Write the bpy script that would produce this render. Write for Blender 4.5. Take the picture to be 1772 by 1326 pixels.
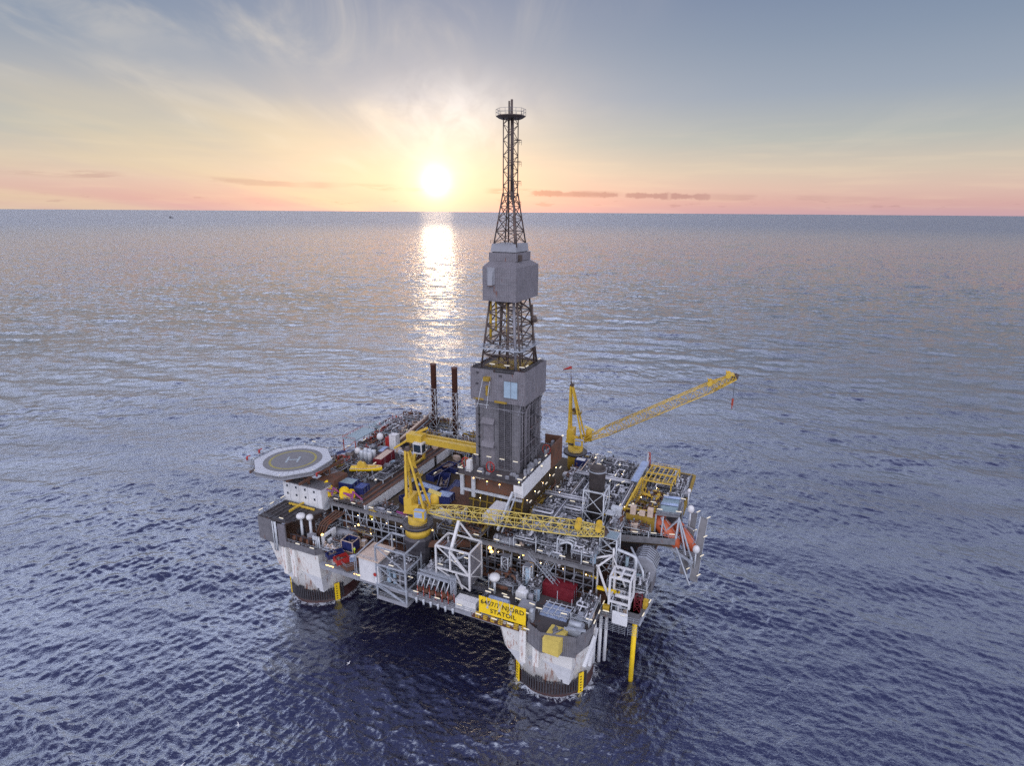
import bpy, bmesh, math, random
import numpy as np
from mathutils import Matrix, Vector
random.seed(7); rng = random.Random(7)
S = bpy.context.scene; COL = S.collection
R = math.radians
for o in list(bpy.data.objects): bpy.data.objects.remove(o)

# ------------------------------------------------------------------ camera
CAMZ = 116.0; F = 1005.0; W0 = 1772.0
cd = bpy.data.cameras.new('camera'); cam = bpy.data.objects.new('camera', cd); COL.objects.link(cam)
cd.sensor_width = 36; cd.lens = F/W0*36; cd.clip_start = 1; cd.clip_end = 150000
p = math.atan(297/F); r = R(0.4)
fwd = Vector((0, math.cos(p), -math.sin(p))); dn = Vector((0, -math.sin(p), -math.cos(p))); rt = Vector((1, 0, 0))
rt2 = math.cos(r)*rt-math.sin(r)*dn; dn2 = math.sin(r)*rt+math.cos(r)*dn
m = Matrix.Identity(4)
for i in range(3):
    m[i][0] = rt2[i]; m[i][1] = -dn2[i]; m[i][2] = -fwd[i]
m[2][3] = CAMZ
cam.matrix_world = m; S.camera = cam
S.view_settings.view_transform = 'Standard'; S.view_settings.look = 'None'
S.cycles.use_denoising = False; S.cycles.sample_clamp_indirect = 4.0
S.view_settings.exposure = 0.0; S.view_settings.gamma = 1

# ------------------------------------------------------------------ sky
SUN_AZ = R(-7.2); SUN_EL = R(2.6)      # azimuth measured from +Y towards +X
sdir = Vector((math.sin(SUN_AZ)*math.cos(SUN_EL), math.cos(SUN_AZ)*math.cos(SUN_EL), math.sin(SUN_EL)))
def lin(c):
    if isinstance(c, str):
        c = c.lstrip('#'); c = [int(c[i:i+2], 16)/255 for i in (0, 2, 4)]
    else: c = [x/255 for x in c]
    return tuple(x/12.92 if x <= .04045 else ((x+.055)/1.055)**2.4 for x in c)
class NT:
    def __init__(s, tree): s.t = tree; s.n = tree.nodes; s.l = tree.links
    def new(s, typ, **kw):
        nd = s.n.new(typ)
        for k, v in kw.items(): setattr(nd, k, v)
        return nd
    def put(s, inp, v):
        if isinstance(v, bpy.types.NodeSocket): s.l.new(v, inp)
        elif v is not None:
            if inp.type == 'RGBA' and len(v) == 3: v = (*v, 1)
            inp.default_value = v
    def math(s, op, a, b=None, c=None, clamp=False):
        nd = s.new('ShaderNodeMath', operation=op); nd.use_clamp = clamp
        s.put(nd.inputs[0], a)
        if b is not None: s.put(nd.inputs[1], b)
        if c is not None: s.put(nd.inputs[2], c)
        return nd.outputs[0]
    def mix(s, f, a, b, mode='MIX'):
        nd = s.new('ShaderNodeMix', data_type='RGBA', blend_type=mode)
        s.put(nd.inputs[0], f); s.put(nd.inputs[6], a); s.put(nd.inputs[7], b); return nd.outputs[2]
    def ramp(s, f, stops, interp='LINEAR'):
        nd = s.new('ShaderNodeValToRGB'); cr = nd.color_ramp; cr.interpolation = interp
        while len(cr.elements) < len(stops): cr.elements.new(1)
        for e, (p_, c_) in zip(cr.elements, stops):
            e.position = p_; e.color = (*c_, 1) if len(c_) == 3 else c_
        s.put(nd.inputs[0], f); return nd.outputs[0]
    def noise(s, vec, scale, detail=4, rough=.5, dist=0, w=None):
        nd = s.new('ShaderNodeTexNoise')
        if w is not None: nd.noise_dimensions = '4D'; nd.inputs['W'].default_value = w
        if vec is not None: s.put(nd.inputs['Vector'], vec)
        nd.inputs['Scale'].default_value = scale; nd.inputs['Detail'].default_value = detail
        nd.inputs['Roughness'].default_value = rough; nd.inputs['Distortion'].default_value = dist
        return nd.outputs[0]
    def maprange(s, v, a, b, c=0., d=1., smooth=True):
        nd = s.new('ShaderNodeMapRange', interpolation_type='SMOOTHSTEP' if smooth else 'LINEAR')
        s.put(nd.inputs[0], v)
        for i, x in enumerate((a, b, c, d)): nd.inputs[1+i].default_value = x
        return nd.outputs[0]
    def comb(s, x, y, z):
        nd = s.new('ShaderNodeCombineXYZ')
        for i, v in enumerate((x, y, z)): s.put(nd.inputs[i], v)
        return nd.outputs[0]
    def mapping(s, vec, loc=(0, 0, 0), rot=(0, 0, 0), sc=(1, 1, 1)):
        nd = s.new('ShaderNodeMapping'); s.put(nd.inputs[0], vec)
        nd.inputs[1].default_value = loc; nd.inputs[2].default_value = rot; nd.inputs[3].default_value = sc
        return nd.outputs[0]
g3 = lambda v: (v, v, v)
wd = bpy.data.worlds.new('World'); S.world = wd; wd.use_nodes = True
t = NT(wd.node_tree); t.n.clear()
tc = t.new('ShaderNodeTexCoord').outputs['Generated']
sx = t.new('ShaderNodeSeparateXYZ'); t.l.new(tc, sx.inputs[0]); X, Y, Z = sx.outputs
el = t.math('MULTIPLY', t.math('ARCSINE', Z), 57.2958)
az = t.math('MULTIPLY', t.math('ARCTAN2', X, Y), 57.2958)
def st(deg): return max(0, min(1, deg/60))
base = t.ramp(t.math('DIVIDE', el, 60.), [
    (0, lin((206, 168, 178))), (st(.8), lin((216, 174, 172))), (st(2), lin((220, 190, 180))), (st(3.6), lin((212, 198, 184))),
    (st(6.0), lin((182, 186, 184))), (st(9.5), lin((154, 166, 184))), (st(13.5), lin((134, 150, 174))), (st(18), lin((114, 132, 164))),
    (st(19.5), (.50, .54, .66)), (st(23.5), (.86, .88, 1.)), (st(28), (.62, .66, .90)), (st(33.5), (.22, .24, .48)), (st(46), (.08, .09, .25)), (1, (.09, .10, .24))])
boost = t.math('MULTIPLY', t.maprange(el, 18.6, 23.), t.maprange(el, 33., 24.)); boost = t.math('MULTIPLY_ADD', boost, t.maprange(az, 34., -4., 1.1, 3.9), 1.)  # unseen bright sky band above the frame, added to brighten the sea's reflections
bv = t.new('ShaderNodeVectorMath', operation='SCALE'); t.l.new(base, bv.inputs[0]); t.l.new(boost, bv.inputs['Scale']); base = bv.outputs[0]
# pinker towards the far left and right, left side veiled with cirrus
dotn = t.new('ShaderNodeVectorMath', operation='DOT_PRODUCT'); t.l.new(tc, dotn.inputs[0]); dotn.inputs[1].default_value = sdir
th = t.math('MULTIPLY', t.math('ARCCOSINE', t.math('MINIMUM', dotn.outputs['Value'], .9999999)), 57.2958)
# high cirrus: noise on a flat layer overhead
den = t.math('MAXIMUM', t.math('ADD', Z, .10), .03)
pl = t.comb(t.math('DIVIDE', X, den), t.math('DIVIDE', Y, den), 0.)
cv = t.mapping(pl, (1.3, .4, 0), (0, 0, R(38)), (1.0, .28, 1))
n1 = t.noise(cv, 1.5, 8, .56, 1.1)
n2 = t.noise(t.mapping(pl, (4, 2, 0), (0, 0, R(-20)), (.5, .5, 1)), .8, 3, .5, .4)
ci = t.math('MULTIPLY', t.maprange(n1, .40, .68), t.maprange(n2, .38, .56))
ci = t.math('MULTIPLY', ci, t.maprange(az, 12., -18., .12, 1.))
ci = t.math('MULTIPLY', ci, t.maprange(el, 1.5, 6.))
veil = t.math('MULTIPLY', t.maprange(t.noise(t.mapping(pl, (0, 7, 0), (0, 0, R(80)), (1, .22, 1)), .55, 5, .5, .6), .35, .7), t.maprange(az, 14., -25., 0., .8))
veil = t.math('MULTIPLY', veil, t.maprange(el, 15., 5.))
c1 = t.mix(veil, base, lin((226, 208, 178)))
c1 = t.mix(t.math('MULTIPLY', ci, .62), c1, lin((236, 224, 206)))
# warm glow round the sun
def gexp(sig, amp): return t.math('MULTIPLY', t.math('EXPONENT', t.math('MULTIPLY', th, -1/sig)), amp)
def ggau(sig, amp): return t.math('MULTIPLY', t.math('EXPONENT', t.math('MULTIPLY', t.math('MULTIPLY', th, th), -1/(sig*sig))), amp)
def addc(a, fac, col):
    nd = t.new('ShaderNodeVectorMath', operation='SCALE'); nd.inputs[0].default_value = col; t.put(nd.inputs['Scale'], fac)
    v = t.new('ShaderNodeVectorMath', operation='ADD'); t.put(v.inputs[0], a); t.l.new(nd.outputs[0], v.inputs[1]); return v.outputs[0]
c2 = addc(c1, gexp(12, .11), (1, .91, .84))
c2 = addc(c2, ggau(15, .10), (1., .86, .72))
# bright patch of cloud above the sun and the streaks in it
th2x = t.math('SUBTRACT', az, math.degrees(SUN_AZ)+1.5); th2y = t.math('SUBTRACT', el, 8.2)
rr = t.math('ADD', t.math('DIVIDE', t.math('MULTIPLY', th2x, th2x), 30.), t.math('DIVIDE', t.math('MULTIPLY', th2y, th2y), 9.))
patch = t.math('MULTIPLY', t.math('EXPONENT', t.math('MULTIPLY', rr, -1.)), t.maprange(t.noise(t.comb(az, el, 0.), .35, 4, .55, .5), .25, .7, .35, 1.2))
c2 = addc(c2, t.math('MULTIPLY', patch, .30), (1, .92, .80))
st_n = t.noise(t.comb(t.math('MULTIPLY', az, .10), t.math('MULTIPLY', el, 1.1), 0.), 1.2, 4, .5)
c2 = t.mix(t.math('MULTIPLY', t.maprange(st_n, .45, .7), t.maprange(el, 9., 3., 0., .14)), c2, lin((255, 232, 200)))
# thin bank of dark purple cloud just over the horizon
bn = t.noise(t.comb(t.math('MULTIPLY', az, .19), t.math('MULTIPLY', el, 1.6), 3.1), 1.0, 7, .62, .2)
bc = t.math('ADD', 1.75, t.math('MULTIPLY', az, -.022))
dband = t.math('ABSOLUTE', t.math('SUBTRACT', el, bc))
band = t.maprange(dband, .12, .42, 1., 0.)
mod = t.maprange(t.noise(t.comb(t.math('MULTIPLY', az, .11), 0., 9.), 1., 2, .5), .42, .56)
bank = t.math('MULTIPLY', t.math('MULTIPLY', band, t.maprange(bn, .44, .56)), t.maprange(az, 26., 8., .3, 1.))
bank = t.math('MULTIPLY', t.math('MULTIPLY', bank, mod), t.maprange(az, -2., -14., .9, .5))
edge = t.math('ADD', t.math('MULTIPLY', t.math('SUBTRACT', t.noise(t.comb(t.math('MULTIPLY', az, .45), 0., 2.), 1., 5, .6), .5), .9), t.math('MULTIPLY', t.math('SUBTRACT', t.noise(t.comb(t.math('MULTIPLY', az, 2.5), t.math('MULTIPLY', el, 4.), 2.), 1., 4, .6), .5), .35))
b2w = t.math('MULTIPLY', t.maprange(az, .5, 2.), t.maprange(az, 24., 15.))
b2 = t.maprange(t.math('ADD', t.math('ABSOLUTE', t.math('SUBTRACT', el, t.math('ADD', 1.72, t.math('MULTIPLY', az, -.02)))), edge), .30, .12)
gap = t.maprange(t.noise(t.comb(t.math('MULTIPLY', az, .34), 0., 5.), 1., 2, .5), .42, .48)
bank = t.math('MAXIMUM', bank, t.math('MULTIPLY', t.math('MULTIPLY', b2, b2w), gap))
lowb = t.math('MULTIPLY', t.maprange(t.noise(t.comb(t.math('MULTIPLY', az, .5), t.math('MULTIPLY', el, 2.2), 7.), 1.0, 5, .6), .56, .68),
              t.maprange(t.math('ABSOLUTE', t.math('SUBTRACT', el, .75)), .15, .45, .35, 0.))
c2 = t.mix(t.math('MAXIMUM', t.math('MULTIPLY', bank, .72), lowb), c2, lin((170, 132, 140)))
c2 = addc(c2, ggau(3.0, .26), (1, .91, .80))
c2 = addc(c2, ggau(1.1, 1.25), (1, .93, .84))
# unseen sky behind the camera, brightened as added fill for the near faces
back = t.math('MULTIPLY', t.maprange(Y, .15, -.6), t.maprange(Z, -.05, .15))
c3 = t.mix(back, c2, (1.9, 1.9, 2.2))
sky = t.new('ShaderNodeTexSky', sky_type='NISHITA'); sky.sun_disc = False
sky.sun_elevation = SUN_EL; sky.sun_rotation = SUN_AZ
b1 = t.new('ShaderNodeBackground'); t.l.new(sky.outputs[0], b1.inputs[0]); b1.inputs[1].default_value = .015
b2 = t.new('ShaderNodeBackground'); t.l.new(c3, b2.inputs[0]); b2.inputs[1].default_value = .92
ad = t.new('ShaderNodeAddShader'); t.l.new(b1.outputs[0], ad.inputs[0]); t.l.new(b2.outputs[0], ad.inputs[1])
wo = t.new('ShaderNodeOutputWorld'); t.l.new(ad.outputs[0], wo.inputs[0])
wd.cycles.sampling_method = 'MANUAL'; wd.cycles.sample_map_resolution = 2048

sl = bpy.data.lights.new('sun', 'SUN'); sl.energy = .03; sl.angle = R(3.0); sl.color = (1, .72, .46)
so = bpy.data.objects.new('sun', sl); COL.objects.link(so); so.rotation_euler = (-sdir).to_track_quat('-Z', 'Y').to_euler(); so.location = (0, 0, 300)

# ------------------------------------------------------------------ materials
MAT = {}
def paint(name, col, rough=.55, metal=0., var=.18, rust=0., streak=False, scale=.7, rustcol=(120, 62, 34), bump=0.):
    if name in MAT: return MAT[name]
    mt = bpy.data.materials.new(name); mt.use_nodes = True; q = NT(mt.node_tree)
    bs = q.n['Principled BSDF']; c = lin(col)
    ob = q.new('ShaderNodeTexCoord').outputs['Object']
    n = q.noise(ob, scale, 6, .62)
    dark = tuple(x*(1-var*1.6) for x in c); lite = tuple(min(1, x*(1+var)) for x in c)
    cc = q.ramp(n, [(.3, dark), (.5, c), (.72, lite)])
    fine = q.noise(ob, scale*9, 3, .6)
    cc = q.mix(q.maprange(fine, .56, .75, 0, var*1.2), cc, tuple(x*.45 for x in c))
    if rust > 0:
        vec = q.mapping(ob, sc=(1, 1, .22)) if streak else ob
        rn = q.noise(vec, .55, 8, .68, .3); rn2 = q.noise(vec, 2.2, 5, .7)
        rf = q.maprange(q.math('ADD', q.math('MULTIPLY', rn, .65), q.math('MULTIPLY', rn2, .35)), .66-.22*rust, .70-.12*rust)
        cc = q.mix(q.math('MULTIPLY', rf, .85), cc, q.mix(rn2, lin(rustcol), lin((112, 62, 36))))
    if name.startswith('grey_wall'):
        sp = q.new('ShaderNodeSeparateXYZ'); q.l.new(ob, sp.inputs[0])
        xy = q.math('ADD', sp.outputs[0], sp.outputs[1])
        cor_ = q.math('SINE', q.math('MULTIPLY', xy, 12.)); 
        sheet = q.noise(q.comb(q.math('FLOOR', q.math('MULTIPLY', xy, .62)), q.math('FLOOR', q.math('MULTIPLY', sp.outputs[2], .42)), 0.), 7.3, 0, 0)
        cc = q.mix(q.maprange(sheet, .3, .7, 0., .22), cc, tuple(x*.62 for x in c))
        bp = q.new('ShaderNodeBump'); bp.inputs['Distance'].default_value = .06; q.l.new(cor_, bp.inputs['Height']); q.l.new(bp.outputs[0], bs.inputs['Normal'])
    q.put(bs.inputs['Base Color'], cc); bs.inputs['Metallic'].default_value = metal
    q.put(bs.inputs['Roughness'], q.maprange(n, .2, .8, max(.05, rough-.12), min(1, rough+.15)))
    MAT[name] = mt; return mt
def emis(name, col, s):
    mt = bpy.data.materials.new(name); mt.use_nodes = True; bs = mt.node_tree.nodes['Principled BSDF']
    bs.inputs['Base Color'].default_value = (.3, .3, .28, 1)
    bs.inputs['Emission Color'].default_value = (*col, 1); bs.inputs['Emission Strength'].default_value = s
    MAT[name] = mt; return mt
paint('white', (214, 216, 220), .5, rust=.25, streak=True, var=.08)
paint('white_hull', (224, 223, 220), .45, rust=.62, streak=True, var=.03, scale=1.1, rustcol=(188, 104, 54))
paint('white_clean', (208, 208, 210), .45, var=.08, rust=.14, streak=True)
paint('galv', (164, 170, 180), .5, .25, var=.15, rust=.15)
paint('steelwhite', (188, 193, 200), .45, .1, var=.12, rust=.25)
paint('pipe', (128, 130, 138), .38, .45, var=.2, rust=.2)
paint('pipe_pale', (196, 198, 206), .4, .2, var=.12, rust=.25)
paint('pipe_dark', (74, 72, 78), .5, .3, var=.25, rust=.3)
paint('deck', (72, 68, 70), .75, var=.22, rust=.4, scale=.25)
paint('deck_brown', (96, 68, 54), .8, var=.25, rust=.7, scale=.3)
paint('deck_olive', (74, 62, 46), .8, var=.25, rust=.35, scale=.3)
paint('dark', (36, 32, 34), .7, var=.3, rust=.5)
paint('dark_red', (62, 34, 34), .6, var=.3, rust=.3)
paint('grey_wall', (122, 119, 126), .6, var=.13, rust=.3, streak=True)
paint('grey_wall_dark', (116, 115, 121), .6, var=.14, rust=.3, streak=True)
paint('grey_mid', (140, 142, 150), .6, var=.12, rust=.2, streak=True)
paint('bluegrey', (150, 172, 190), .55, var=.08)
paint('derrick_steel', (88, 76, 72), .55, .2, var=.2, rust=.45)
paint('derrick_grey', (128, 128, 136), .55, .2, var=.15, rust=.3)
paint('yellow', (202, 168, 58), .5, var=.12, rust=.2, streak=True)
paint('yellow_bright', (242, 204, 30), .5, var=.06, rust=.08)
paint('yellow_pale', (206, 184, 96), .5, var=.08)
paint('olive', (150, 124, 44), .65, var=.2, rust=.25)
paint('navy', (34, 44, 96), .5, var=.2, rust=.1)
paint('blue', (40, 62, 128), .5, var=.2, rust=.1)
paint('pale_blue', (150, 166, 196), .6, var=.2)
paint('teal', (132, 152, 162), .5, var=.12, rust=.1)
paint('maroon', (112, 28, 40), .5, var=.15)
paint('red', (164, 46, 42), .5, var=.12)
paint('orange', (172, 80, 44), .42, var=.08)
paint('reel_red', (158, 62, 44), .55, var=.2, rust=.2)
paint('magenta', (150, 70, 130), .6, var=.15)
paint('beige', (196, 176, 160), .6, var=.12, rust=.15)
paint('black', (26, 26, 28), .6, var=.2)
paint('exhaust', (74, 68, 68), .6, .2, var=.2, rust=.3)
paint('chimney', (86, 52, 40), .6, .1, var=.25, rust=.4, streak=True)
paint('helideck_white', (184, 188, 196), .6, var=.08, scale=.4)
paint('ring_yellow', (146, 138, 78), .7, var=.2, scale=1.5)
paint('faded_mark', (150, 162, 170), .7, var=.3, scale=2.5)
paint('helideck_green', (112, 112, 116), .7, var=.14, scale=.4)
paint('grating', (120, 120, 124), .7, .2, var=.2, rust=.35)
paint('cargo', (120, 108, 100), .75, var=.5, rust=.3, scale=2.)
paint('antifoul', (58, 30, 32), .5, var=.3)
paint('glass', (40, 52, 66), .1, var=.1)
paint('hivis', (214, 236, 60), .8, var=.04)
paint('skin', (196, 150, 126), .6, var=.04)
paint('trouser', (40, 46, 74), .8, var=.1)
paint('gull', (236, 236, 236), .8, var=.03)
emis('lamp', (1, .86, .62), .75)
emis('lamp_amber', (1, .55, .12), 5.)
emis('lamp_warm', (1, .62, .26), 40.)

# ------------------------------------------------------------------ mesh builder in platform coordinates (u along the near side, v away, z up)
TH = R(-24); O0 = Vector((.03, 146.48, 0))
def P(u, v, z=0): return Vector((O0.x+u*math.cos(TH)-v*math.sin(TH), O0.y+u*math.sin(TH)+v*math.cos(TH), z))
class MB:
    def __init__(s): s.v = []; s.f = []; s.m = []; s.sm = []; s.cur = 0
    def face(s, idx, smooth=False): s.f.append(tuple(idx)); s.m.append(s.cur); s.sm.append(smooth)
    def box(s, a, b, c, d, e, f):
        i = len(s.v)
        for z in (e, f):
            for (x, y) in ((a, c), (b, c), (b, d), (a, d)): s.v.append((x, y, z))
        for q in ((3, 2, 1, 0), (4, 5, 6, 7), (0, 1, 5, 4), (1, 2, 6, 5), (2, 3, 7, 6), (3, 0, 4, 7)): s.face([i+k for k in q])
        return s
    def frame_of(s, p_, q_):
        d = (Vector(q_)-Vector(p_)); L = d.length; d = d/L if L > 1e-9 else Vector((0, 0, 1))
        up = Vector((0, 0, 1)) if abs(d.z) < .95 else Vector((1, 0, 0))
        a = d.cross(up).normalized(); b = a.cross(d).normalized(); return d, a, b
    def bar(s, p_, q_, w, h=None):
        h = h or w; p_ = Vector(p_); q_ = Vector(q_); d, a, b = s.frame_of(p_, q_); i = len(s.v)
        for c in (p_, q_):
            for (x, y) in ((-1, -1), (1, -1), (1, 1), (-1, 1)): s.v.append(tuple(c+a*x*w/2+b*y*h/2))
        for q in ((0, 1, 2, 3), (7, 6, 5, 4), (1, 0, 4, 5), (2, 1, 5, 6), (3, 2, 6, 7), (0, 3, 7, 4)): s.face([i+k for k in q])
        return s
    def tube(s, p_, q_, r, n=8, r2=None, open_=False):
        r2 = r if r2 is None else r2; p_ = Vector(p_); q_ = Vector(q_); d, a, b = s.frame_of(p_, q_); i = len(s.v)
        for c, rr_ in ((p_, r), (q_, r2)):
            for k in range(n):
                t_ = 2*math.pi*k/n; s.v.append(tuple(c+a*math.cos(t_)*rr_+b*math.sin(t_)*rr_))
        for k in range(n): s.face((i+k, i+(k+1) % n, i+n+(k+1) % n, i+n+k), True)
        if not open_: s.face([i+k for k in range(n)][::-1]); s.face([i+n+k for k in range(n)])
        return s
    def path(s, pts, r, n=8):
        pts = [Vector(q) for q in pts]
        # round the corners
        out = [pts[0]]
        for k in range(1, len(pts)-1):
            a, b, c = pts[k-1], pts[k], pts[k+1]; l = min(r*2.2, (b-a).length*.45, (c-b).length*.45)
            p0 = b+(a-b).normalized()*l; p1 = b+(c-b).normalized()*l
            out += [p0, p0*.25+b*.5+p1*.25, p1]
        out.append(pts[-1]); i0 = len(s.v)
        prev = None
        for k, c in enumerate(out):
            d = (out[min(k+1, len(out)-1)]-out[max(k-1, 0)]).normalized()
            if prev is None:
                up = Vector((0, 0, 1)) if abs(d.z) < .9 else Vector((1, 0, 0)); a = d.cross(up).normalized()
            else: a = (prev-d*prev.dot(d)).normalized()
            b = d.cross(a); prev = a
            for j in range(n):
                t_ = 2*math.pi*j/n; s.v.append(tuple(c+a*math.cos(t_)*r+b*math.sin(t_)*r))
        for k in range(len(out)-1):
            for j in range(n): s.face((i0+k*n+j, i0+k*n+(j+1) % n, i0+(k+1)*n+(j+1) % n, i0+(k+1)*n+j), True)
        s.face([i0+j for j in range(n)][::-1]); s.face([i0+(len(out)-1)*n+j for j in range(n)])
        return s
    def lathe(s, cx, cy, prof, n=24, a0=0, smooth=True):
        i = len(s.v)
        for (r_, z) in prof:
            for k in range(n):
                t_ = a0+2*math.pi*k/n; s.v.append((cx+math.cos(t_)*r_, cy+math.sin(t_)*r_, z))
        for j in range(len(prof)-1):
            for k in range(n): s.face((i+j*n+k, i+j*n+(k+1) % n, i+(j+1)*n+(k+1) % n, i+(j+1)*n+k), smooth)
        s.face([i+k for k in range(n)][::-1]); s.face([i+(len(prof)-1)*n+k for k in range(n)])
        return s
    def prism(s, pts, z0, z1, pts2=None):
        n = len(pts); i = len(s.v); pts2 = pts2 or pts
        for (x, y) in pts: s.v.append((x, y, z0))
        for (x, y) in pts2: s.v.append((x, y, z1))
        s.face([i+k for k in range(n)][::-1]); s.face([i+n+k for k in range(n)])
        for k in range(n): s.face((i+k, i+(k+1) % n, i+n+(k+1) % n, i+n+k))
        return s
    def dome(s, c, r, n=12, m=6, zs=1.):
        prof = [(max(.001, r*math.cos(math.pi/2*j/m)), c[2]+r*zs*math.sin(math.pi/2*j/m)) for j in range(m+1)]
        return s.lathe(c[0], c[1], prof, n)
    def ball(s, c, r, n=10, m=8, zs=1.):
        prof = [(max(.001, r*math.sin(math.pi*j/m)), c[2]-r*zs*math.cos(math.pi*j/m)) for j in range(m+1)]
        return s.lathe(c[0], c[1], prof, n)
    def rail(s, pts, h=1.15, step=2.0, r=.05):
        pts = [Vector(q) for q in pts]
        for a, b in zip(pts[:-1], pts[1:]):
            L = (b-a).length; n = max(1, int(L/step))
            for z in (h, h*.52): s.bar(a+Vector((0, 0, z)), b+Vector((0, 0, z)), r*1.3)
            for k in range(n+1):
                q = a+(b-a)*k/n; s.bar(q, q+Vector((0, 0, h)), r*1.3)
        return s
    def lattice(s, c0, c1, n, rc, rb, X=True, horiz=True):
        """c0, c1: lists of 4 corners at the two ends; n bays"""
        c0 = [Vector(q) for q in c0]; c1 = [Vector(q) for q in c1]
        for a, b in zip(c0, c1): s.tube(a, b, rc, 6)
        for k in range(n):
            t0, t1 = k/n, (k+1)/n
            A = [a+(b-a)*t0 for a, b in zip(c0, c1)]; B = [a+(b-a)*t1 for a, b in zip(c0, c1)]
            for j in range(len(c0)):
                jj = (j+1) % len(c0)
                if X is True: s.bar(A[j], B[jj], rb*1.8); s.bar(A[jj], B[j], rb*1.8)
                elif (k+j) % 2: s.bar(A[j], B[jj], rb*1.8)
                else: s.bar(A[jj], B[j], rb*1.8)
                if horiz: s.bar(B[j], B[jj], rb*1.8)
        return s
    def stairs(s, a, b, w=.9, perp=(0, 1, 0), n=None):
        a = Vector(a); b = Vector(b); pv = Vector(perp)*w/2; n = n or max(3, int((b-a).length/.8))
        s.bar(a+pv, b+pv, .12, .25); s.bar(a-pv, b-pv, .12, .25)
        for k in range(n+1):
            q = a+(b-a)*k/n; s.bar(q-pv, q+pv, .22, .06)
        for sg in (1, -1): s.bar(a+pv*sg+Vector((0, 0, 1.1)), b+pv*sg+Vector((0, 0, 1.1)), .07)
        return s
ORG = {}
def thing(name, label, cat, u, v, z, yaw=0., group=None, local=False):
    o = bpy.data.objects.new(name, None); COL.objects.link(o); o.empty_display_size = .5
    o.location = P(u, v, z); o.rotation_euler = (0, 0, TH+yaw); o['label'] = label; o['category'] = cat
    if group: o['group'] = group
    ORG[o.name] = (0, 0, 0) if local else (u, v, z)
    return o
def mesh_of(name, mb, mats, org=(0, 0, 0)):
    me = bpy.data.meshes.new(name)
    if org != (0, 0, 0): vs = [(a-org[0], b-org[1], c-org[2]) for a, b, c in mb.v]
    else: vs = mb.v
    me.from_pydata(vs, [], mb.f)
    for mt in ([mats] if isinstance(mats, str) else mats): me.materials.append(MAT[mt])
    me.polygons.foreach_set('material_index', mb.m); me.polygons.foreach_set('use_smooth', mb.sm); me.update()
    return me
def islands(mb):
    par = list(range(len(mb.v)))
    def find(a):
        while par[a] != a: par[a] = par[par[a]]; a = par[a]
        return a
    for f in mb.f:
        r0 = find(f[0])
        for k in f[1:]: par[find(k)] = r0
    g = {}
    for i, f in enumerate(mb.f): g.setdefault(find(f[0]), []).append(i)
    return list(g.values())
def split_mb(mb):
    if len(mb.f) > 400: return [mb]
    isl = islands(mb)
    if not 2 <= len(isl) <= 3: return [mb]
    bb = []
    for fs in isl:
        vs = [mb.v[k] for i in fs for k in mb.f[i]]; bb.append([(min(v[a] for v in vs), max(v[a] for v in vs)) for a in range(3)])
    for i in range(len(bb)):
        for j in range(i):
            if all(bb[i][a][0]-.04 <= bb[j][a][1] and bb[j][a][0]-.04 <= bb[i][a][1] for a in range(3)): return [mb]
    out = []
    for fs in isl:
        m_ = MB(); mp = {}
        for i in fs:
            idx = []
            for k in mb.f[i]:
                if k not in mp: mp[k] = len(m_.v); m_.v.append(mb.v[k])
                idx.append(mp[k])
            m_.f.append(tuple(idx)); m_.m.append(mb.m[i]); m_.sm.append(mb.sm[i])
        out.append(m_)
    return out
def part(name, mb, mats, parent, label=None):
    ms = split_mb(mb) if name not in ('letter_h', 'cargo') else [mb]
    for k in ms[1:]: part1(name, k, mats, parent, label)
    return part1(name, ms[0], mats, parent, label)
def part1(name, mb, mats, parent, label=None):
    root = parent
    while root.parent: root = root.parent
    o = bpy.data.objects.new(name, mesh_of(name, mb, mats, ORG[root.name])); COL.objects.link(o); o.parent = parent
    if label: o['label'] = label
    return o
def solo(name, mb, mats, label, cat, u, v, z, yaw=0., group=None, local=False, kind=None):
    o = bpy.data.objects.new(name, mesh_of(name, mb, mats, (0, 0, 0) if local else (u, v, z))); COL.objects.link(o)
    o.location = P(u, v, z); o.rotation_euler = (0, 0, TH+yaw)
    if label: o['label'] = label
    if cat: o['category'] = cat
    if group: o['group'] = group
    if kind: o['kind'] = kind
    ORG[o.name] = (0, 0, 0) if local else (u, v, z)
    return o
def copy_tree(root, u, v, z, yaw=0., label=None, group=None):
    def rec(o, par):
        c = o.copy(); COL.objects.link(c)
        if par: c.parent = par
        for ch in o.children: rec(ch, c)
        return c
    c = rec(root, None); c.location = P(u, v, z); c.rotation_euler = (0, 0, TH+yaw)
    ORG[c.name] = (0, 0, 0)
    if label: c['label'] = label
    if group: c['group'] = group
    return c

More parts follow.
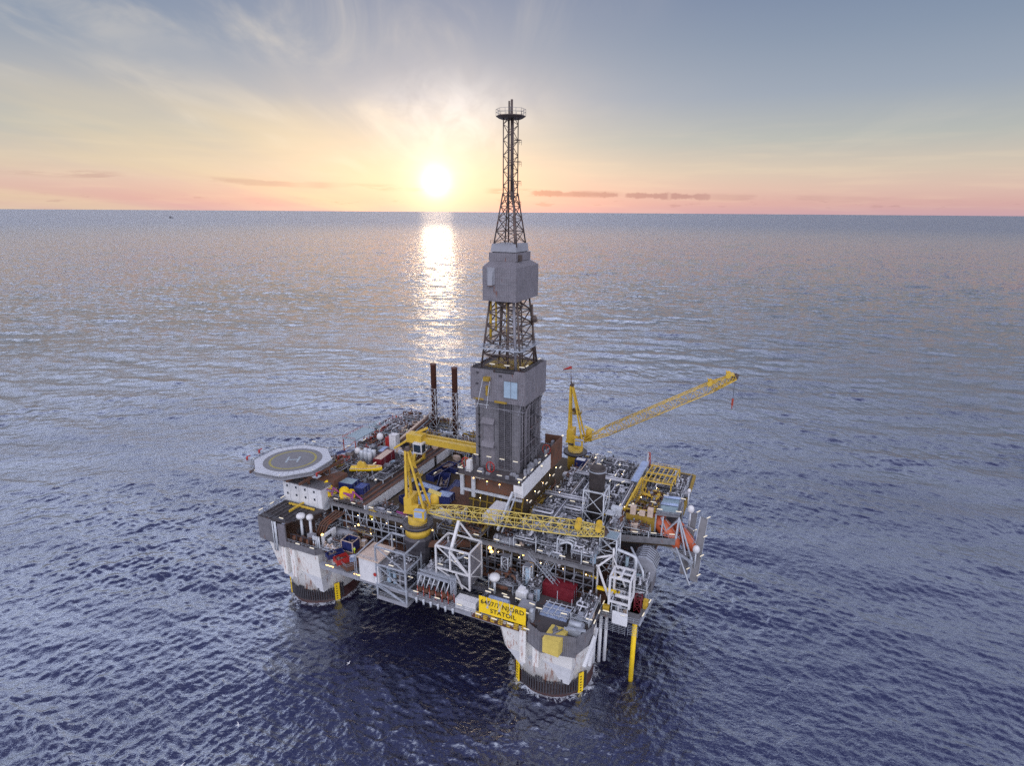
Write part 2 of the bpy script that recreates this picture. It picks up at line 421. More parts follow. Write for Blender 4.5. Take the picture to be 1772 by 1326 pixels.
# ------------------------------------------------------------------ sea
def build_sea():
    a_f = np.radians(np.linspace(-60, 60, 1120)); a_c = np.radians(np.linspace(62, 298, 120))[1:-1]
    ang = np.concatenate([a_f, a_c]); na = len(ang)
    r_ = [45.]
    while r_[-1] < 90000: r_.append(r_[-1]*(1.0027 if r_[-1] < 450 else 1.005 if r_[-1] < 1200 else 1.012 if r_[-1] < 4000 else 1.04))
    rad = np.array(r_); nr = len(rad)
    RR, AA = np.meshgrid(rad, ang, indexing='ij'); X_ = RR*np.sin(AA); Y_ = RR*np.cos(AA)
    Zs = np.zeros_like(X_); DX = np.zeros_like(X_); DY = np.zeros_like(X_)
    cell = np.where(RR < 450, RR*.0024, RR*.0045)
    g = np.random.RandomState(11)
    N = 190; lam = np.concatenate([np.exp(g.uniform(math.log(.9), math.log(24), N)), np.exp(g.uniform(math.log(12), math.log(60), 30))])
    coarse = (np.abs((AA+math.pi) % (2*math.pi)-math.pi) > 1.09)
    for wi, L in enumerate(lam):
        spread = .85 if L < 10 else .4
        d = math.radians(-104)+g.normal(0, spread); k = 2*math.pi/L
        slope = .052*(1.0 if L < 2.0 else (2.0/L)**.82)*g.uniform(.6, 1.4)
        if wi >= N: slope = .0145*g.uniform(.6, 1.4)
        A_ = slope/k; fade = np.clip((L/cell-2)/2.5, 0, 1); fade[coarse] *= np.clip((L/(RR[coarse]*.035)-2)/4, 0, 1)
        kx, ky = math.cos(d)*k, math.sin(d)*k; ph = kx*X_+ky*Y_+g.uniform(0, 6.28)
        gp = .6+.5*np.sin((X_*math.cos(d+1)+Y_*math.sin(d+1))*k*.13+g.uniform(0, 6.28))+.4*np.sin((X_*math.cos(d-1.2)+Y_*math.sin(d-1.2))*k*.07+g.uniform(0, 6.28))
        Zs += A_*gp*fade*np.cos(ph); DX -= A_*gp*fade*math.cos(d)*np.sin(ph)*.85; DY -= A_*gp*fade*math.sin(d)*np.sin(ph)*.85
    pf = .92+.0*X_
    for L_ in (70, 95, 140, 210, 330, 520):
        a_ = g.uniform(0, 6.28); k_ = 6.283/L_; pf += .13*np.cos((X_*math.cos(a_)*.6+Y_*math.sin(a_)*1.2)*k_+g.uniform(0, 6.28)+1.5*np.sin((X_*math.sin(a_)-Y_*math.cos(a_))*k_*.4))
    pf = np.clip(pf, .45, 1.5); Zs *= pf; DX *= pf; DY *= pf
    co = np.stack([X_+DX, Y_+DY, Zs], -1).reshape(-1, 3)
    i, j = np.meshgrid(np.arange(nr-1), np.arange(na), indexing='ij'); j2 = (j+1) % na
    fc = np.stack([i*na+j, i*na+j2, (i+1)*na+j2, (i+1)*na+j], -1).reshape(-1, 4)[:, ::-1]
    co = np.concatenate([co, [[0, 0, 0.]]]); c = len(co)-1
    k = np.arange(na); tri = np.stack([np.full(na, c), (k+1) % na, k], -1)
    me = bpy.data.meshes.new('sea'); me.vertices.add(len(co)); me.vertices.foreach_set('co', co.ravel())
    nl = fc.size+tri.size; me.loops.add(nl); me.loops.foreach_set('vertex_index', np.concatenate([fc.ravel(), tri.ravel()]).astype(np.int32))
    nf = len(fc)+len(tri); me.polygons.add(nf)
    ls = np.concatenate([np.arange(len(fc))*4, len(fc)*4+np.arange(len(tri))*3]).astype(np.int32)
    me.polygons.foreach_set('loop_start', ls)
    me.polygons.foreach_set('use_smooth', np.ones(nf, bool)); me.update(calc_edges=True); me.validate()
    mt = bpy.data.materials.new('sea_water'); mt.use_nodes = True; q = NT(mt.node_tree); bs = q.n['Principled BSDF']
    ob = q.new('ShaderNodeTexCoord').outputs['Object']
    v1 = q.mapping(ob, rot=(0, 0, R(14)), sc=(.7, 1, 1)); v2 = q.mapping(ob, rot=(0, 0, R(-12)), sc=(.75, 1, 1))
    a = q.noise(v1, .62, 5, .62, .3); b = q.noise(v2, 1.7, 4, .62, .3)
    ra = q.math('SUBTRACT', 1., q.math('ABSOLUTE', q.math('MULTIPLY', q.math('SUBTRACT', a, .5), 3.)))
    h = q.math('ADD', q.math('MULTIPLY', ra, .06), q.math('MULTIPLY', b, .13))
    # big gentle patches of rougher and calmer water
    big = q.maprange(q.noise(q.mapping(ob, rot=(0, 0, R(10)), sc=(.5, 1, 1)), .012, 3, .5, .6), .35, .65, .65, 1.2)
    h = q.math('MULTIPLY', h, big)
    bp = q.new('ShaderNodeBump'); bp.inputs['Strength'].default_value = 1.; bp.inputs['Distance'].default_value = 1.0; q.l.new(h, bp.inputs['Height'])
    ln = q.new('ShaderNodeVectorMath', operation='LENGTH'); q.l.new(ob, ln.inputs[0])
    def ncol(vec, sc, det):
        nd = q.new('ShaderNodeTexNoise'); q.put(nd.inputs['Vector'], vec); nd.inputs['Scale'].default_value = sc; nd.inputs['Detail'].default_value = det; nd.inputs['Roughness'].default_value = .6
        v = q.new('ShaderNodeVectorMath', operation='SUBTRACT'); q.l.new(nd.outputs['Color'], v.inputs[0]); v.inputs[1].default_value = (.5, .5, .5); return v.outputs[0]
    va = q.new('ShaderNodeVectorMath', operation='ADD'); q.l.new(ncol(q.mapping(ob, rot=(0, 0, R(9)), sc=(.6, 1, 1)), .36, 2), va.inputs[0]); q.l.new(ncol(q.mapping(ob, rot=(0, 0, R(-15)), sc=(.6, 1, 1)), .15, 2), va.inputs[1])
    vm = q.new('ShaderNodeVectorMath', operation='MULTIPLY'); q.l.new(va.outputs[0], vm.inputs[0]); vm.inputs[1].default_value = (1.25, 1.0, 0.)
    vs = q.new('ShaderNodeVectorMath', operation='SCALE'); q.l.new(vm.outputs[0], vs.inputs[0]); q.l.new(q.math('MULTIPLY', q.maprange(ln.outputs['Value'], 120., 1600., 0., 1.35), big), vs.inputs['Scale'])
    vn = q.new('ShaderNodeVectorMath', operation='ADD'); q.l.new(bp.outputs[0], vn.inputs[0]); q.l.new(vs.outputs[0], vn.inputs[1])
    nz = q.new('ShaderNodeVectorMath', operation='NORMALIZE'); q.l.new(vn.outputs[0], nz.inputs[0]); q.l.new(nz.outputs[0], bs.inputs['Normal'])
    far = q.maprange(ln.outputs['Value'], 300., 7000., .09, .30)
    fm = None; fn = q.noise(q.mapping(ob, sc=(1, 1, 1)), .9, 6, .72, .8)
    for cu_, cv_ in ((-61, -9.5), (18.5, -13), (-61, 44), (20, 44)):
        cx_, cy_ = .03+cu_*math.cos(R(-24))-cv_*math.sin(R(-24)), 146.48+cu_*math.sin(R(-24))+cv_*math.cos(R(-24))
        dd = q.new('ShaderNodeVectorMath', operation='DISTANCE'); q.l.new(q.mapping(ob, sc=(1, 1, 0)), dd.inputs[0]); dd.inputs[1].default_value = (cx_, cy_, 0)
        f1 = q.maprange(dd.outputs['Value'], 10.2, 14.5, .34, .0); fm = f1 if fm is None else q.math('MAXIMUM', fm, f1)
    foam = q.maprange(q.math('ADD', fn, fm), .72, .86, 0., .8)
    q.put(bs.inputs['Base Color'], q.mix(foam, (.010, .011, .038), (.62, .66, .74)))
    q.l.new(q.math('MAXIMUM', far, q.math('MULTIPLY', foam, .7)), bs.inputs['Roughness'])
    bs.inputs['Specular Tint'].default_value = (.78, .87, 1., 1); bs.inputs['IOR'].default_value = 3.2
    me.materials.append(mt)
    o = bpy.data.objects.new('sea', me); COL.objects.link(o); o['kind'] = 'structure'
build_sea()

# ------------------------------------------------------------------ lamps
def lamps(a, b, n, label, group, long_dir=None, mat='lamp', size=1.3):
    a = Vector(a); b = Vector(b); d = (b-a)
    if n > 4: n = int(round(n*.7))
    yaw = math.atan2(d.y, d.x) if long_dir is None else long_dir
    src = None
    for k in range(n):
        q = a+d*(k/(n-1) if n > 1 else 0)
        if src is None:
            mb = MB(); size *= 1.15; mb.box(-size/2-.08, size/2+.08, -.15, .15, 0, .1); mb.bar((-.1, 0, -.5), (-.1, 0, 0), .08); mb.cur = 1; mb.box(-size/2, size/2, -.11, .11, .1, .22)
            o = solo('strip_lamp', mb, ['galv', mat], label, 'lamp', q.x, q.y, q.z, yaw, group, local=True); src = o
        else:
            o = src.copy(); COL.objects.link(o); o.location = P(q.x, q.y, q.z)
def floods(pts, label, group, mat='lamp_amber', r=.3):
    src = None
    for q in pts:
        if src is None:
            mb = MB(); mb.bar((0, 0, -.8), (0, 0, 0), .1); mb.lathe(0, 0, [(.1, 0), (r+.05, .1), (r+.08, .3)], 8); mb.cur = 1; mb.ball((0, 0, .32), r, 8, 6)
            src = solo('bulkhead_lamp', mb, ['galv', mat], label, 'lamp', *q, 0, group, local=True)
        else:
            o = src.copy(); COL.objects.link(o); o.location = P(*q)

# ------------------------------------------------------------------ columns and hull
def circle(cu, cv, r_, a0, a1, n): return [(cu+math.cos(a0+(a1-a0)*k/n)*r_, cv+math.sin(a0+(a1-a0)*k/n)*r_) for k in range(n+1)]
def column(cu, cv, label, flare, detail=True):
    t_ = thing('hull_column', label, 'column', cu, cv, 0, group='columns that carry the platform')  # cylindrical hull column that carries the platform
    mb = MB(); mb.lathe(cu, cv, [(10.4, 3.6), (10.4, 12), (10.6, 19)], 40); part('shaft', mb, 'white_hull', t_)
    mb = MB(); mb.lathe(cu, cv, [(10.45, -9), (10.45, 3.6)], 40); part('lower_band', mb, 'antifoul', t_)
    if not detail: return t_
    u0, u1 = (cu-11.6, cu+8.5); v0 = cv-11.6
    # flared casing on the seaward side: flat faces above, drawn in towards the waterline
    top = [(u0, v0+1.2), (u0+1.2, v0), (u1, v0), (u1+.4, cv-3), (u1-2, cv+6), (u0+1, cv+6), (u0, cv+4)]
    low = [(u0+1.6, v0+2.2), (u0+2.6, v0+1.4), (u1-.4, v0+1.0), (u1, cv-3.2), (u1-2.4, cv+5), (u0+2.5, cv+5), (u0+1.7, cv+3)]
    bot = [(u0+5.2, v0+4.0), (u0+6.4, v0+2.9), (u1-1.4, v0+2.4), (u1-.6, cv-4), (u1-3, cv+3), (u0+6, cv+3), (u0+5.4, cv)]
    mb = MB(); mb.prism(low, 10.5, 19, top); part('casing', mb, 'white_hull', t_)
    mb = MB(); mb.prism(bot, 4.4, 10.5, low); part('lower_casing', mb, 'white', t_)
    for du in (7.0, 10.4):
        mb = MB(); mb.prism([(u0+du, v0-.9), (u0+du+1.5, v0-.9), (u0+du+1.5, v0+2), (u0+du, v0+2)], 9.8, 18.9, [(u0+du-.2, v0-.9), (u0+du+1.5, v0-.9), (u0+du+1.5, v0+1), (u0+du-.2, v0+1)])
        part('pilaster', mb, 'white_hull', t_)
    # fender bars round the splash zone and yellow draught boards
    mb = MB()
    for k in range(26):
        a = R(-118)+k*R(96)/25
        mb.bar((cu+math.cos(a)*10.75, cv+math.sin(a)*10.75, 1.0), (cu+math.cos(a)*10.75, cv+math.sin(a)*10.75, 4.6+(.9 if k % 9 > 5 else 0)), .35)
    part('fender_bars', mb, 'pipe_dark', t_)
    for a in (R(-128), R(-32)):
        mb = MB(); c_ = Vector((cu+math.cos(a)*10.9, cv+math.sin(a)*10.9, 0)); tn = Vector((-math.sin(a), math.cos(a), 0))*.75; nn = Vector((math.cos(a), math.sin(a), 0))*.12
        i = [c_+tn-nn, c_-tn-nn, c_-tn+nn, c_+tn+nn]; mb.prism([(q.x, q.y) for q in i], .2, 6.0); b_ = part('draught_board', mb, 'yellow_bright', t_)
        mk = MB()
        for z in range(6): mk.bar(c_+nn*1.3-tn*.5+Vector((0, 0, .8+z*.85)), c_+nn*1.3+tn*.1+Vector((0, 0, .8+z*.85)), .12, .25)
        part('draught_mark', mk, 'black', b_)
    return t_
cl = column(-61, -9.5, 'white rust-streaked column with yellow draught boards under the helideck end', -1)
cr_ = column(18.5, -13, 'white column standing in the water below the yellow name board', 1)
column(-61, 44, 'plain white column at the far end under the tall brown exhaust pipes', 1, False)
column(20, 44, 'plain white column at the far side below the second crane', 1, False)

ZA, ZP, ZM, ZL = 31.5, 28.0, 30.0, 20.0
# main deck
md = thing('main_deck', 'big square steel deck of the platform with dark open sides', 'deck', -20, 20, 20)
def poly_plate(name, pts, z0, z1, mat, par=md): mb = MB(); mb.prism(pts, z0, z1); return part(name, mb, mat, par)
poly_plate('lower_deck', [(-73, -9), (39, -9), (39, 7), (36, 9), (37, 20), (38, 56), (-73, 56)], 18.6, 19.9, 'deck_brown')
poly_plate('deck_plating', [(-43, -9), (27, -9), (27, 9), (43, 13), (43, 57), (-43, 57)], 27.4, 27.97, 'deck_olive')
poly_plate('process_deck', [(3.8, -9.2), (27.2, -9.2), (27.2, 8.8), (42.6, 13), (42.6, 57), (3.8, 57)], 29.4, 30.0, 'deck')
poly_plate('raised_deck', [(-73.5, 0), (-56.5, 0), (-56.5, -9.3), (-44, -9.3), (-44, 52), (-73.5, 52)], 30.9, 31.5, 'deck')
poly_plate('deck_core', [(-71, 1), (-55, 1), (-55, -5.5), (26, -5.5), (26, 9), (35, 11.5), (37, 20), (38, 54), (-71, 54)], 19.9, 27.4, 'dark')  # bulkhead block between the decks; its near-black paint stands in for shade
# long white wall of the raised deck, facing the pipe deck
mb = MB(); mb.box(-44, -43.6, -9.4, 46, 27.97, 31.6); part('retaining_wall', mb, 'white', md)
mb = MB(); mb.box(-44.5, -43.4, -9.4, 46, 31.6, 31.85); mb.box(-46.4, -45.6, -9.2, 46, 31.5, 31.9); mb.box(-48.6, -47.8, -9.2, 46, 31.5, 31.9); part('skid_rail', mb, 'deck_brown', md)
mb = MB(); mb.box(-44.1, -43.35, 11, 12.2, 27.97, 31.55); mb.box(-44.1, -43.3, 30, 31, 27.97, 31.5); part('wall_opening_shade', mb, 'black', md)  # black blocks on the wall stand in for the shade inside openings
# edge girders and the open truss side
for nm, a, b, z in (('edge_girder', (-56.5, -9.6), (-20, -9.6), 30.3), ('edge_girder', (-8, -9.6), (27.2, -9.6), 30.2)):
    mb = MB(); mb.box(a[0], b[0], a[1]-.9, a[1], z-.8, z); mb.rail([(a[0], a[1]-.85, z), (b[0], a[1]-.85, z)], step=1.8); part(nm, mb, 'grating', md)
mb = MB()
for k in range(15):
    u = -56+k*2.6
    mb.tube((u, -9.7, 20), (u, -9.7, 29.6), .16, 6)
    if k % 3 == 1: mb.bar((u, -9.7, 24.6), (u+2.6, -9.7, 29.4), .18)
    if k % 4 == 2: mb.bar((u, -9.7, 29.4), (u+2.6, -9.7, 24.6), .18)
for z in (22.4, 24.8, 27.2): mb.bar((-56, -9.75, z), (-20, -9.75, z), .2 if z != 24.8 else .34)
part('side_truss', mb, 'galv', md)
mb = MB()
for k in range(15):
    u = -8+k*2.5; mb.tube((u, -9.5, 20), (u, -9.5, 29.4), .16, 6)
    if k % 3 == 0: mb.bar((u, -9.5, 20.2), (u+2.5, -9.5, 24.6), .18)
for z in (22.2, 24.8, 27.): mb.bar((-8, -9.55, z), (27, -9.55, z), .22)
part('side_truss', mb, 'pipe', md)
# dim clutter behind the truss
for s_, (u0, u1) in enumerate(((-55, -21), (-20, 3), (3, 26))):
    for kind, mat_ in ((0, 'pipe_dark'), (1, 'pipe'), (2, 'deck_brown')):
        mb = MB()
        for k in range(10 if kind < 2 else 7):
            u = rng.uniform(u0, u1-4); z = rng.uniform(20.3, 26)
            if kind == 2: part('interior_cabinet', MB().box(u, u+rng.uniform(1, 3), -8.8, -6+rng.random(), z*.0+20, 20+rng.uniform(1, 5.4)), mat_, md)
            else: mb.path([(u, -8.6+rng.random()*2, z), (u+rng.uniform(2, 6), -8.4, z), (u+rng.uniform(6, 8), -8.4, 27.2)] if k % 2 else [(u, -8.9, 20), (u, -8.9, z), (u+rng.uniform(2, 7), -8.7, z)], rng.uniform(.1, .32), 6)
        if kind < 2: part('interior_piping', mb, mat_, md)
mb = MB(); mb.box(-43.4, -43.0, -9.3, -9.0, 28, 31.5); mb.rail([(-43, -9.2, 30.3), (-20, -9.2, 30.3)], 1.1); mb.rail([(-56, -9.0, ZA), (-44.6, -9.0, ZA)], 1.1); mb.rail([(4, 56.5, 30), (42, 56.5, 30), (42.3, 30, 30)], 1.1)
mb.rail([(-73, 0.5, ZA), (-73, 51, ZA), (-46, 51.5, ZA)], 1.1); part('railing', mb, 'galv', md)
mb = MB(); mb.prism([(3.8, 56.6), (42.6, 56.6), (42.6, 57.6), (3.8, 57.6)], 28.4, 30.1); mb.box(42.6, 43.4, 30, 57.4, 28.6, 30.05); part('edge_beam', mb, 'olive', md)
# underside bracing between the columns
br = thing('hull_bracing', 'grey box girder running low between the two near columns', 'girder', -20, -23, 17)
mb = MB(); mb.bar((-50, -22.6, 17.6), (9, -23.4, 17.6), 1.5, 1.3); part('girder', mb, 'grey_mid', br)
mb = MB(); mb.bar((-50, -13, 17.6), (10, -13, 17.6), 1.2, 1.1)
for k in range(9): mb.bar((-46+k*6.3, -22.6, 17.6), (-44+k*6.3, -9, 18), .5)
part('cross_member', mb, 'grey_wall_dark', br)
mb = MB(); mb.rail([(-38, -23.5, 18.2), (4, -23.9, 18.2)], 1.1, 2.2); part('railing', mb, 'galv', br)

# left (helideck end) column top
lt = thing('column_top_deck', 'brown work deck on the left column with a grey rim and grey wind walls', 'deck', -58, -15, 20)
mb = MB(); mb.prism([(-73.2, -20.9), (-66, -21.4), (-53, -21.4), (-52, -19), (-39.5, -24), (-38, -22), (-38, -9.2), (-56.6, -9.2), (-56.6, 2), (-73.2, 2)], 19.0, 20.0); part('deck_plate', mb, 'deck_brown', lt)
mb = MB()
for a, b in (((-73.4, -21.1), (-66, -21.6)), ((-66, -21.6), (-52.9, -21.6)), ((-52.9, -21.6), (-51.4, -19.5))):
    mb.bar((*a, 20.1), (*b, 20.1), .35, 1.9)
part('rim', mb, 'grey_wall_dark', lt)
mb = MB(); mb.rail([(-66, -21.5, 21), (-53, -21.5, 21), (-51.6, -19.4, 21)], 1.0, 1.6); mb.rail([(-51, -19.5, 20), (-39.5, -24, 20), (-38, -22, 20)], 1.1, 1.5); part('railing', mb, 'galv', lt)
mb = MB(); mb.box(-73.6, -73.2, -22, -8, 20.8, 27.6); mb.prism([(-73.6, -22.4), (-68.2, -22.4), (-68.2, -22), (-73.6, -22)], 20.2, 27.6); part('wind_wall', mb, 'grey_wall_dark', lt)
mb = MB(); mb.prism([(-66.4, -22), (-63.6, -21.9), (-63.6, -21.5), (-66.4, -21.6)], 19.2, 26.6); part('wind_wall', mb, 'grey_wall', lt)
for u in (-68.0, -67.2, -66.8):
    mb = MB(); mb.tube((u, -22.2, 17.4), (u, -22.2, 27.2), .2, 8); part('fairlead_pipe', mb, 'steelwhite', lt)
mb = MB(); mb.prism([(-73.4, -22.2), (-63, -22.2), (-60.5, -18.5), (-57, -11.4), (-73.4, -11.4)], 27.5, 27.8); part('roof_grating', mb, 'deck', lt)
mb = MB()
for k in range(7): mb.bar((-72.5+k*1.8, -22, 28.0), (-72.5+k*1.8, -11.6, 28.0), .25)
for k in range(4): mb.bar((-73.2, -20.5+k*2.8, 28.05), (-60.5, -20.5+k*2.8, 28.05), .2)
part('roof_beams', mb, 'pipe_dark', lt)
mb = MB(); mb.box(-66.4, -65.9, -17, -8, 27.9, 28.5); mb.box(-70, -60, -13.3, -12.8, 27.9, 28.45); part('yellow_beam', mb, 'yellow', lt)
mb = MB(); mb.rail([(-73.3, -6.5, 27.8), (-73.3, -22.1, 27.8), (-63, -22.1, 27.8)], 1.1, 1.8); part('railing', mb, 'pipe', lt)
# winch gear under the roof
wz = thing('mooring_winch', 'rusty mooring winch gear crowded behind the grey rim of the left column', 'winch', -60, -17, 20)
mb = MB()
for k in range(4): mb.tube((-62.5+k*2.6, -19.4, 21.6), (-61.4+k*2.6, -19.4, 21.6), 1.05, 16)
part('drum', mb, 'deck_brown', wz)
mb = MB()
for k in range(6): mb.box(-63+k*2, -62.2+k*2, -18, -16+rng.random(), 20, 21.3+rng.random()*2)
for k in range(5): mb.bar((-63+k*2.3, -20.4, 20), (-63+k*2.3, -20.4, 23.2), .2)
mb.bar((-63, -20.4, 23.2), (-53.5, -20.4, 23.2), .22); part('winch_frame', mb, 'pipe_dark', wz)
mb = MB(); mb.box(-58.2, -55.8, -18.8, -17.4, 20, 23.4); part('control_cabinet', mb, 'grey_mid', wz)
mb = MB()
for k in range(4): mb.path([(-57+k*.9, -17, 21), (-57+k*.9, -14, 25), (-54+k*1.1, -10, 28)], .28, 8)
part('hose', mb, 'deck_brown', wz)
for (u, v, z, r_) in ((-60.5, -18.2, 28.6, 1.35), (-57.8, -17.4, 28.4, 1.05)):
    d = thing('satellite_dome', 'larger white dome antenna on a mast at the left column top' if r_ > 1.2 else 'smaller white dome antenna beside the larger one at the left column', 'antenna', u, v, 20, group='dome antennas')
    mb = MB(); mb.lathe(u, v, [(.45, 20), (.38, z-.9)], 10); part('mast', mb, 'steelwhite', d)
    mb = MB(); mb.lathe(u, v, [(.4, z-.9), (r_*.9, z-.55), (r_, z), (r_*.86, z+.5), (r_*.5, z+.8), (.01, z+.9)], 20); part('radome', mb, 'white_clean', d)
wa = solo('vent_casing', MB().box(-53, -52.2, -18.5, -13, 20, 24).box(-52.2, -49.6, -17, -15.5, 20, 22.2), 'white', 'white low casing wall at the right end of the left column winches', 'casing', -52, -16, 20)
for k, u in enumerate((-54.2, -53.4, -52.9)): pass
hp = thing('guide_post_set', 'cluster of white upright pipes at the right end of the left column rim', 'pipes', -53, -20, 20)
for k in range(4): part('post', MB().tube((-54.4+k*.7, -20.2, 20), (-54.4+k*.7, -20.2, 24.6), .22, 8), 'steelwhite', hp)
tk = thing('storage_tank', 'grey horizontal tank lying on the brown deck behind the blue container', 'tank', -50, -12, 20)
part('shell', MB().tube((-53, -11.8, 21.6), (-46.5, -11.8, 21.6), 1.5, 18), 'grey_mid', tk)
part('saddle', MB().box(-52, -51.4, -13, -10.6, 20, 21).box(-48.4, -47.8, -13, -10.6, 20, 21), 'pipe_dark', tk)

# ------------------------------------------------------------------ containers
def ctr(name, label, cat, u, v, z, L, W, H, yaw, mat, roof=None, open_=False, cargo=None, group=None, mark=None):
    t_ = thing(name, label, cat, u, v, z, yaw, group, local=True)
    a, b = L/2, W/2
    mb = MB(); th_ = .1
    mb.box(-a, a, -b, -b+th_, .15, H); mb.box(-a, a, b-th_, b, .15, H); mb.box(-a, -a+th_, -b+th_, b-th_, .15, H); mb.box(a-th_, a, -b+th_, b-th_, .15, H)
    n = max(3, int(L/.55))
    for k in range(n):
        x = -a+.25+k*(L-.5)/(n-1); mb.box(x-.09, x+.09, -b-.07, -b+.003, .3, H-.15); mb.box(x-.09, x+.09, b-.003, b+.07, .3, H-.15)
    mb.box(-a+.1, a-.1, -b+.1, b-.1, .12, .3); part('body', mb, mat, t_)
    mb = MB()
    for x in (-a, a):
        for y in (-b, b): mb.box(x-.13, x+.13, y-.13, y+.13, 0, H+.04)
    for y in (-b, b): mb.bar((-a, y, H-.02), (a, y, H-.02), .2); mb.bar((-a, y, .1), (a, y, .1), .2)
    for x in (-a, a): mb.bar((x, -b, H-.02), (x, b, H-.02), .2)
    part('frame', mb, roof if (open_ and roof) else mat, t_)
    if open_:
        mb = MB()
        for k in range(7): 
            x = rng.uniform(-a*.8, a*.55); y = rng.uniform(-b*.7, b*.4); mb.box(x, x+rng.uniform(.3, L*.22), y, y+rng.uniform(.3, W*.3), .3, .3+rng.uniform(.2, H*.75))
        for k in range(4): y = rng.uniform(-b*.7, b*.7); mb.tube((-a*.8, y, H*.6), (a*.8, y+rng.uniform(-.2, .2), H*.6), .12, 6)
        part('cargo', mb, cargo or 'cargo', t_)
    else:
        mb = MB(); mb.box(-a+.14, a-.14, -b+.14, b-.14, H-.12, H-.02)
        n = max(3, int(L/.7))
        for k in range(n): x = -a+.4+k*(L-.8)/(n-1); mb.box(x-.08, x+.08, -b+.16, b-.16, H-.02, H+.04)
        part('roof', mb, roof or mat, t_)
        mb = MB(); mb.box(a, a+.07, -b+.18, -.03, .25, H-.2); d1 = part('door', mb, mat, t_); part('lock_bar', MB().bar((a+.12, -b*.5, .3), (a+.12, -b*.5, H-.25), .07), 'galv', d1)
        mb = MB(); mb.box(a, a+.07, .03, b-.18, .25, H-.2); d1 = part('door', mb, mat, t_); part('lock_bar', MB().bar((a+.12, b*.5, .3), (a+.12, b*.5, H-.25), .07), 'galv', d1)
        if mark: part('marking', MB().box(-a*.3, a*.1, -b-.1, -b-.072, H*.4, H*.62), mark, t_)
    return t_
ctr('shipping_container', 'open-topped navy blue container on the brown deck next to a person in yellow', 'container', -44.8, -15.4, 20, 4.0, 3.4, 3.4, R(0), 'navy', 'beige', True)
ctr('waste_skip', 'red open skip at the front edge of the brown deck', 'skip', -43.0, -21.8, 20, 3.6, 2.6, 1.5, R(62), 'red', None, True)
ctr('waste_skip', 'dark navy open skip lying to the left of the red skip', 'skip', -46.6, -20.4, 20, 4.6, 2.0, 1.3, R(58), 'navy', None, True)
ctr('storage_box', 'small pale lidded box behind the blue container on the brown deck', 'box', -42.6, -12.4, 20, 1.6, 1.4, 1.6, R(10), 'beige', 'white')
ctr('storage_box', 'dark teal box standing between the red skip and the white cabin', 'box', -37.2, -17.5, 20, 2.2, 2.8, 2.2, R(10), 'blue', 'teal')
ctr('storage_box', 'white and grey crate on the brown deck behind the red skip', 'box', -40.6, -20.0, 20, 1.6, 1.4, 1.3, R(50), 'pale_blue', 'white')
ctr('shipping_container', 'maroon container with ribbed roof behind the grey bulwark of the near column', 'container', 18.7, -10.5, 20.2, 8.2, 3.2, 3.6, R(-2), 'maroon', 'maroon')
ctr('shipping_container', 'dark red container with a faded pink roof on the raised deck above the boat', 'container', -56.6, 18.2, ZA, 3.0, 8.8, 3.3, R(6), 'maroon', 'beige')
ctr('shipping_container', 'blue container with pale roof near the yellow hose reels', 'container', -55.9, -2.2, ZA, 6.2, 4.0, 2.5, R(6), 'navy', 'teal')
ctr('shipping_container', 'narrow dark blue container right of the blue one with pale roof', 'container', -49.6, -3.0, ZA, 3.0, 3.6, 2.4, R(6), 'navy', 'blue')
ctr('cargo_basket', 'long navy cargo basket full of pipes in the far row of the pipe deck', 'basket', -33.8, 33.5, ZP, 3.0, 12, 2.0, R(-6), 'navy', None, True)
ctr('cargo_basket', 'long navy cargo basket lying left of the other pipe baskets', 'basket', -38.0, 25.5, ZP, 3.2, 13, 1.9, R(-6), 'navy', None, True)
ctr('cargo_basket', 'long navy basket with tubulars in the middle of the pipe deck', 'basket', -32.5, 17.6, ZP, 3.4, 11, 2.2, R(24), 'navy', None, True)
ctr('shipping_container', 'blue container with a pale blue roof in the middle of the pipe deck', 'container', -34.4, 11.4, ZP, 8.6, 3.0, 2.4, R(-8), 'navy', 'pale_blue')
ctr('shipping_container', 'blue closed container behind the crane mast on the pipe deck', 'container', -26.8, 15.0, ZP, 2.8, 9.0, 2.3, R(8), 'navy', 'navy')
ctr('shipping_container', 'small navy box container on the brown ledge left of the drill floor', 'container', -23.2, 3.0, 31.6, 4.4, 3.6, 2.4, R(4), 'navy', 'pale_blue')
ctr('cargo_basket', 'dark navy basket near the front rail of the pipe deck', 'basket', -36.6, 2.4, ZP, 5.0, 3.0, 2.1, R(-30), 'navy', None, True)
ctr('shipping_container', 'blue box at the foot of the second crane', 'container', 6.4, 44.5, 30, 3.4, 2.6, 4.2, 0, 'navy', 'white')
ctr('shipping_container', 'pale blue sheeted pallet cage on the pipe deck by the crane mast', 'crate', -31.5, 5.0, ZP, 4.8, 3.4, 1.9, R(10), 'pale_blue', 'pale_blue')
ctr('shipping_container', 'red box on the raised deck beside the helideck edge', 'container', -69.2, 3.0, ZA, 4.6, 2.4, 2.4, R(-28), 'red', 'red')
ctr('equipment_cabin', 'grey-green cabin with flat roof below the red box', 'cabin', -63.3, -1.6, ZA, 3.6, 3.8, 3.9, R(-20), 'grey_mid', 'grey_mid')
ctr('equipment_cabin', 'pale cabin with white roof just under the red box', 'cabin', -66.6, 1.4, ZA, 2.8, 2.2, 3.3, R(-20), 'beige', 'white')
ctr('shipping_container', 'white ribbed container at the low walkway right of the big hose reels', 'container', -2.0, -22.6, 18.3, 5.6, 2.2, 2.6, R(0), 'white_clean', 'white_clean')

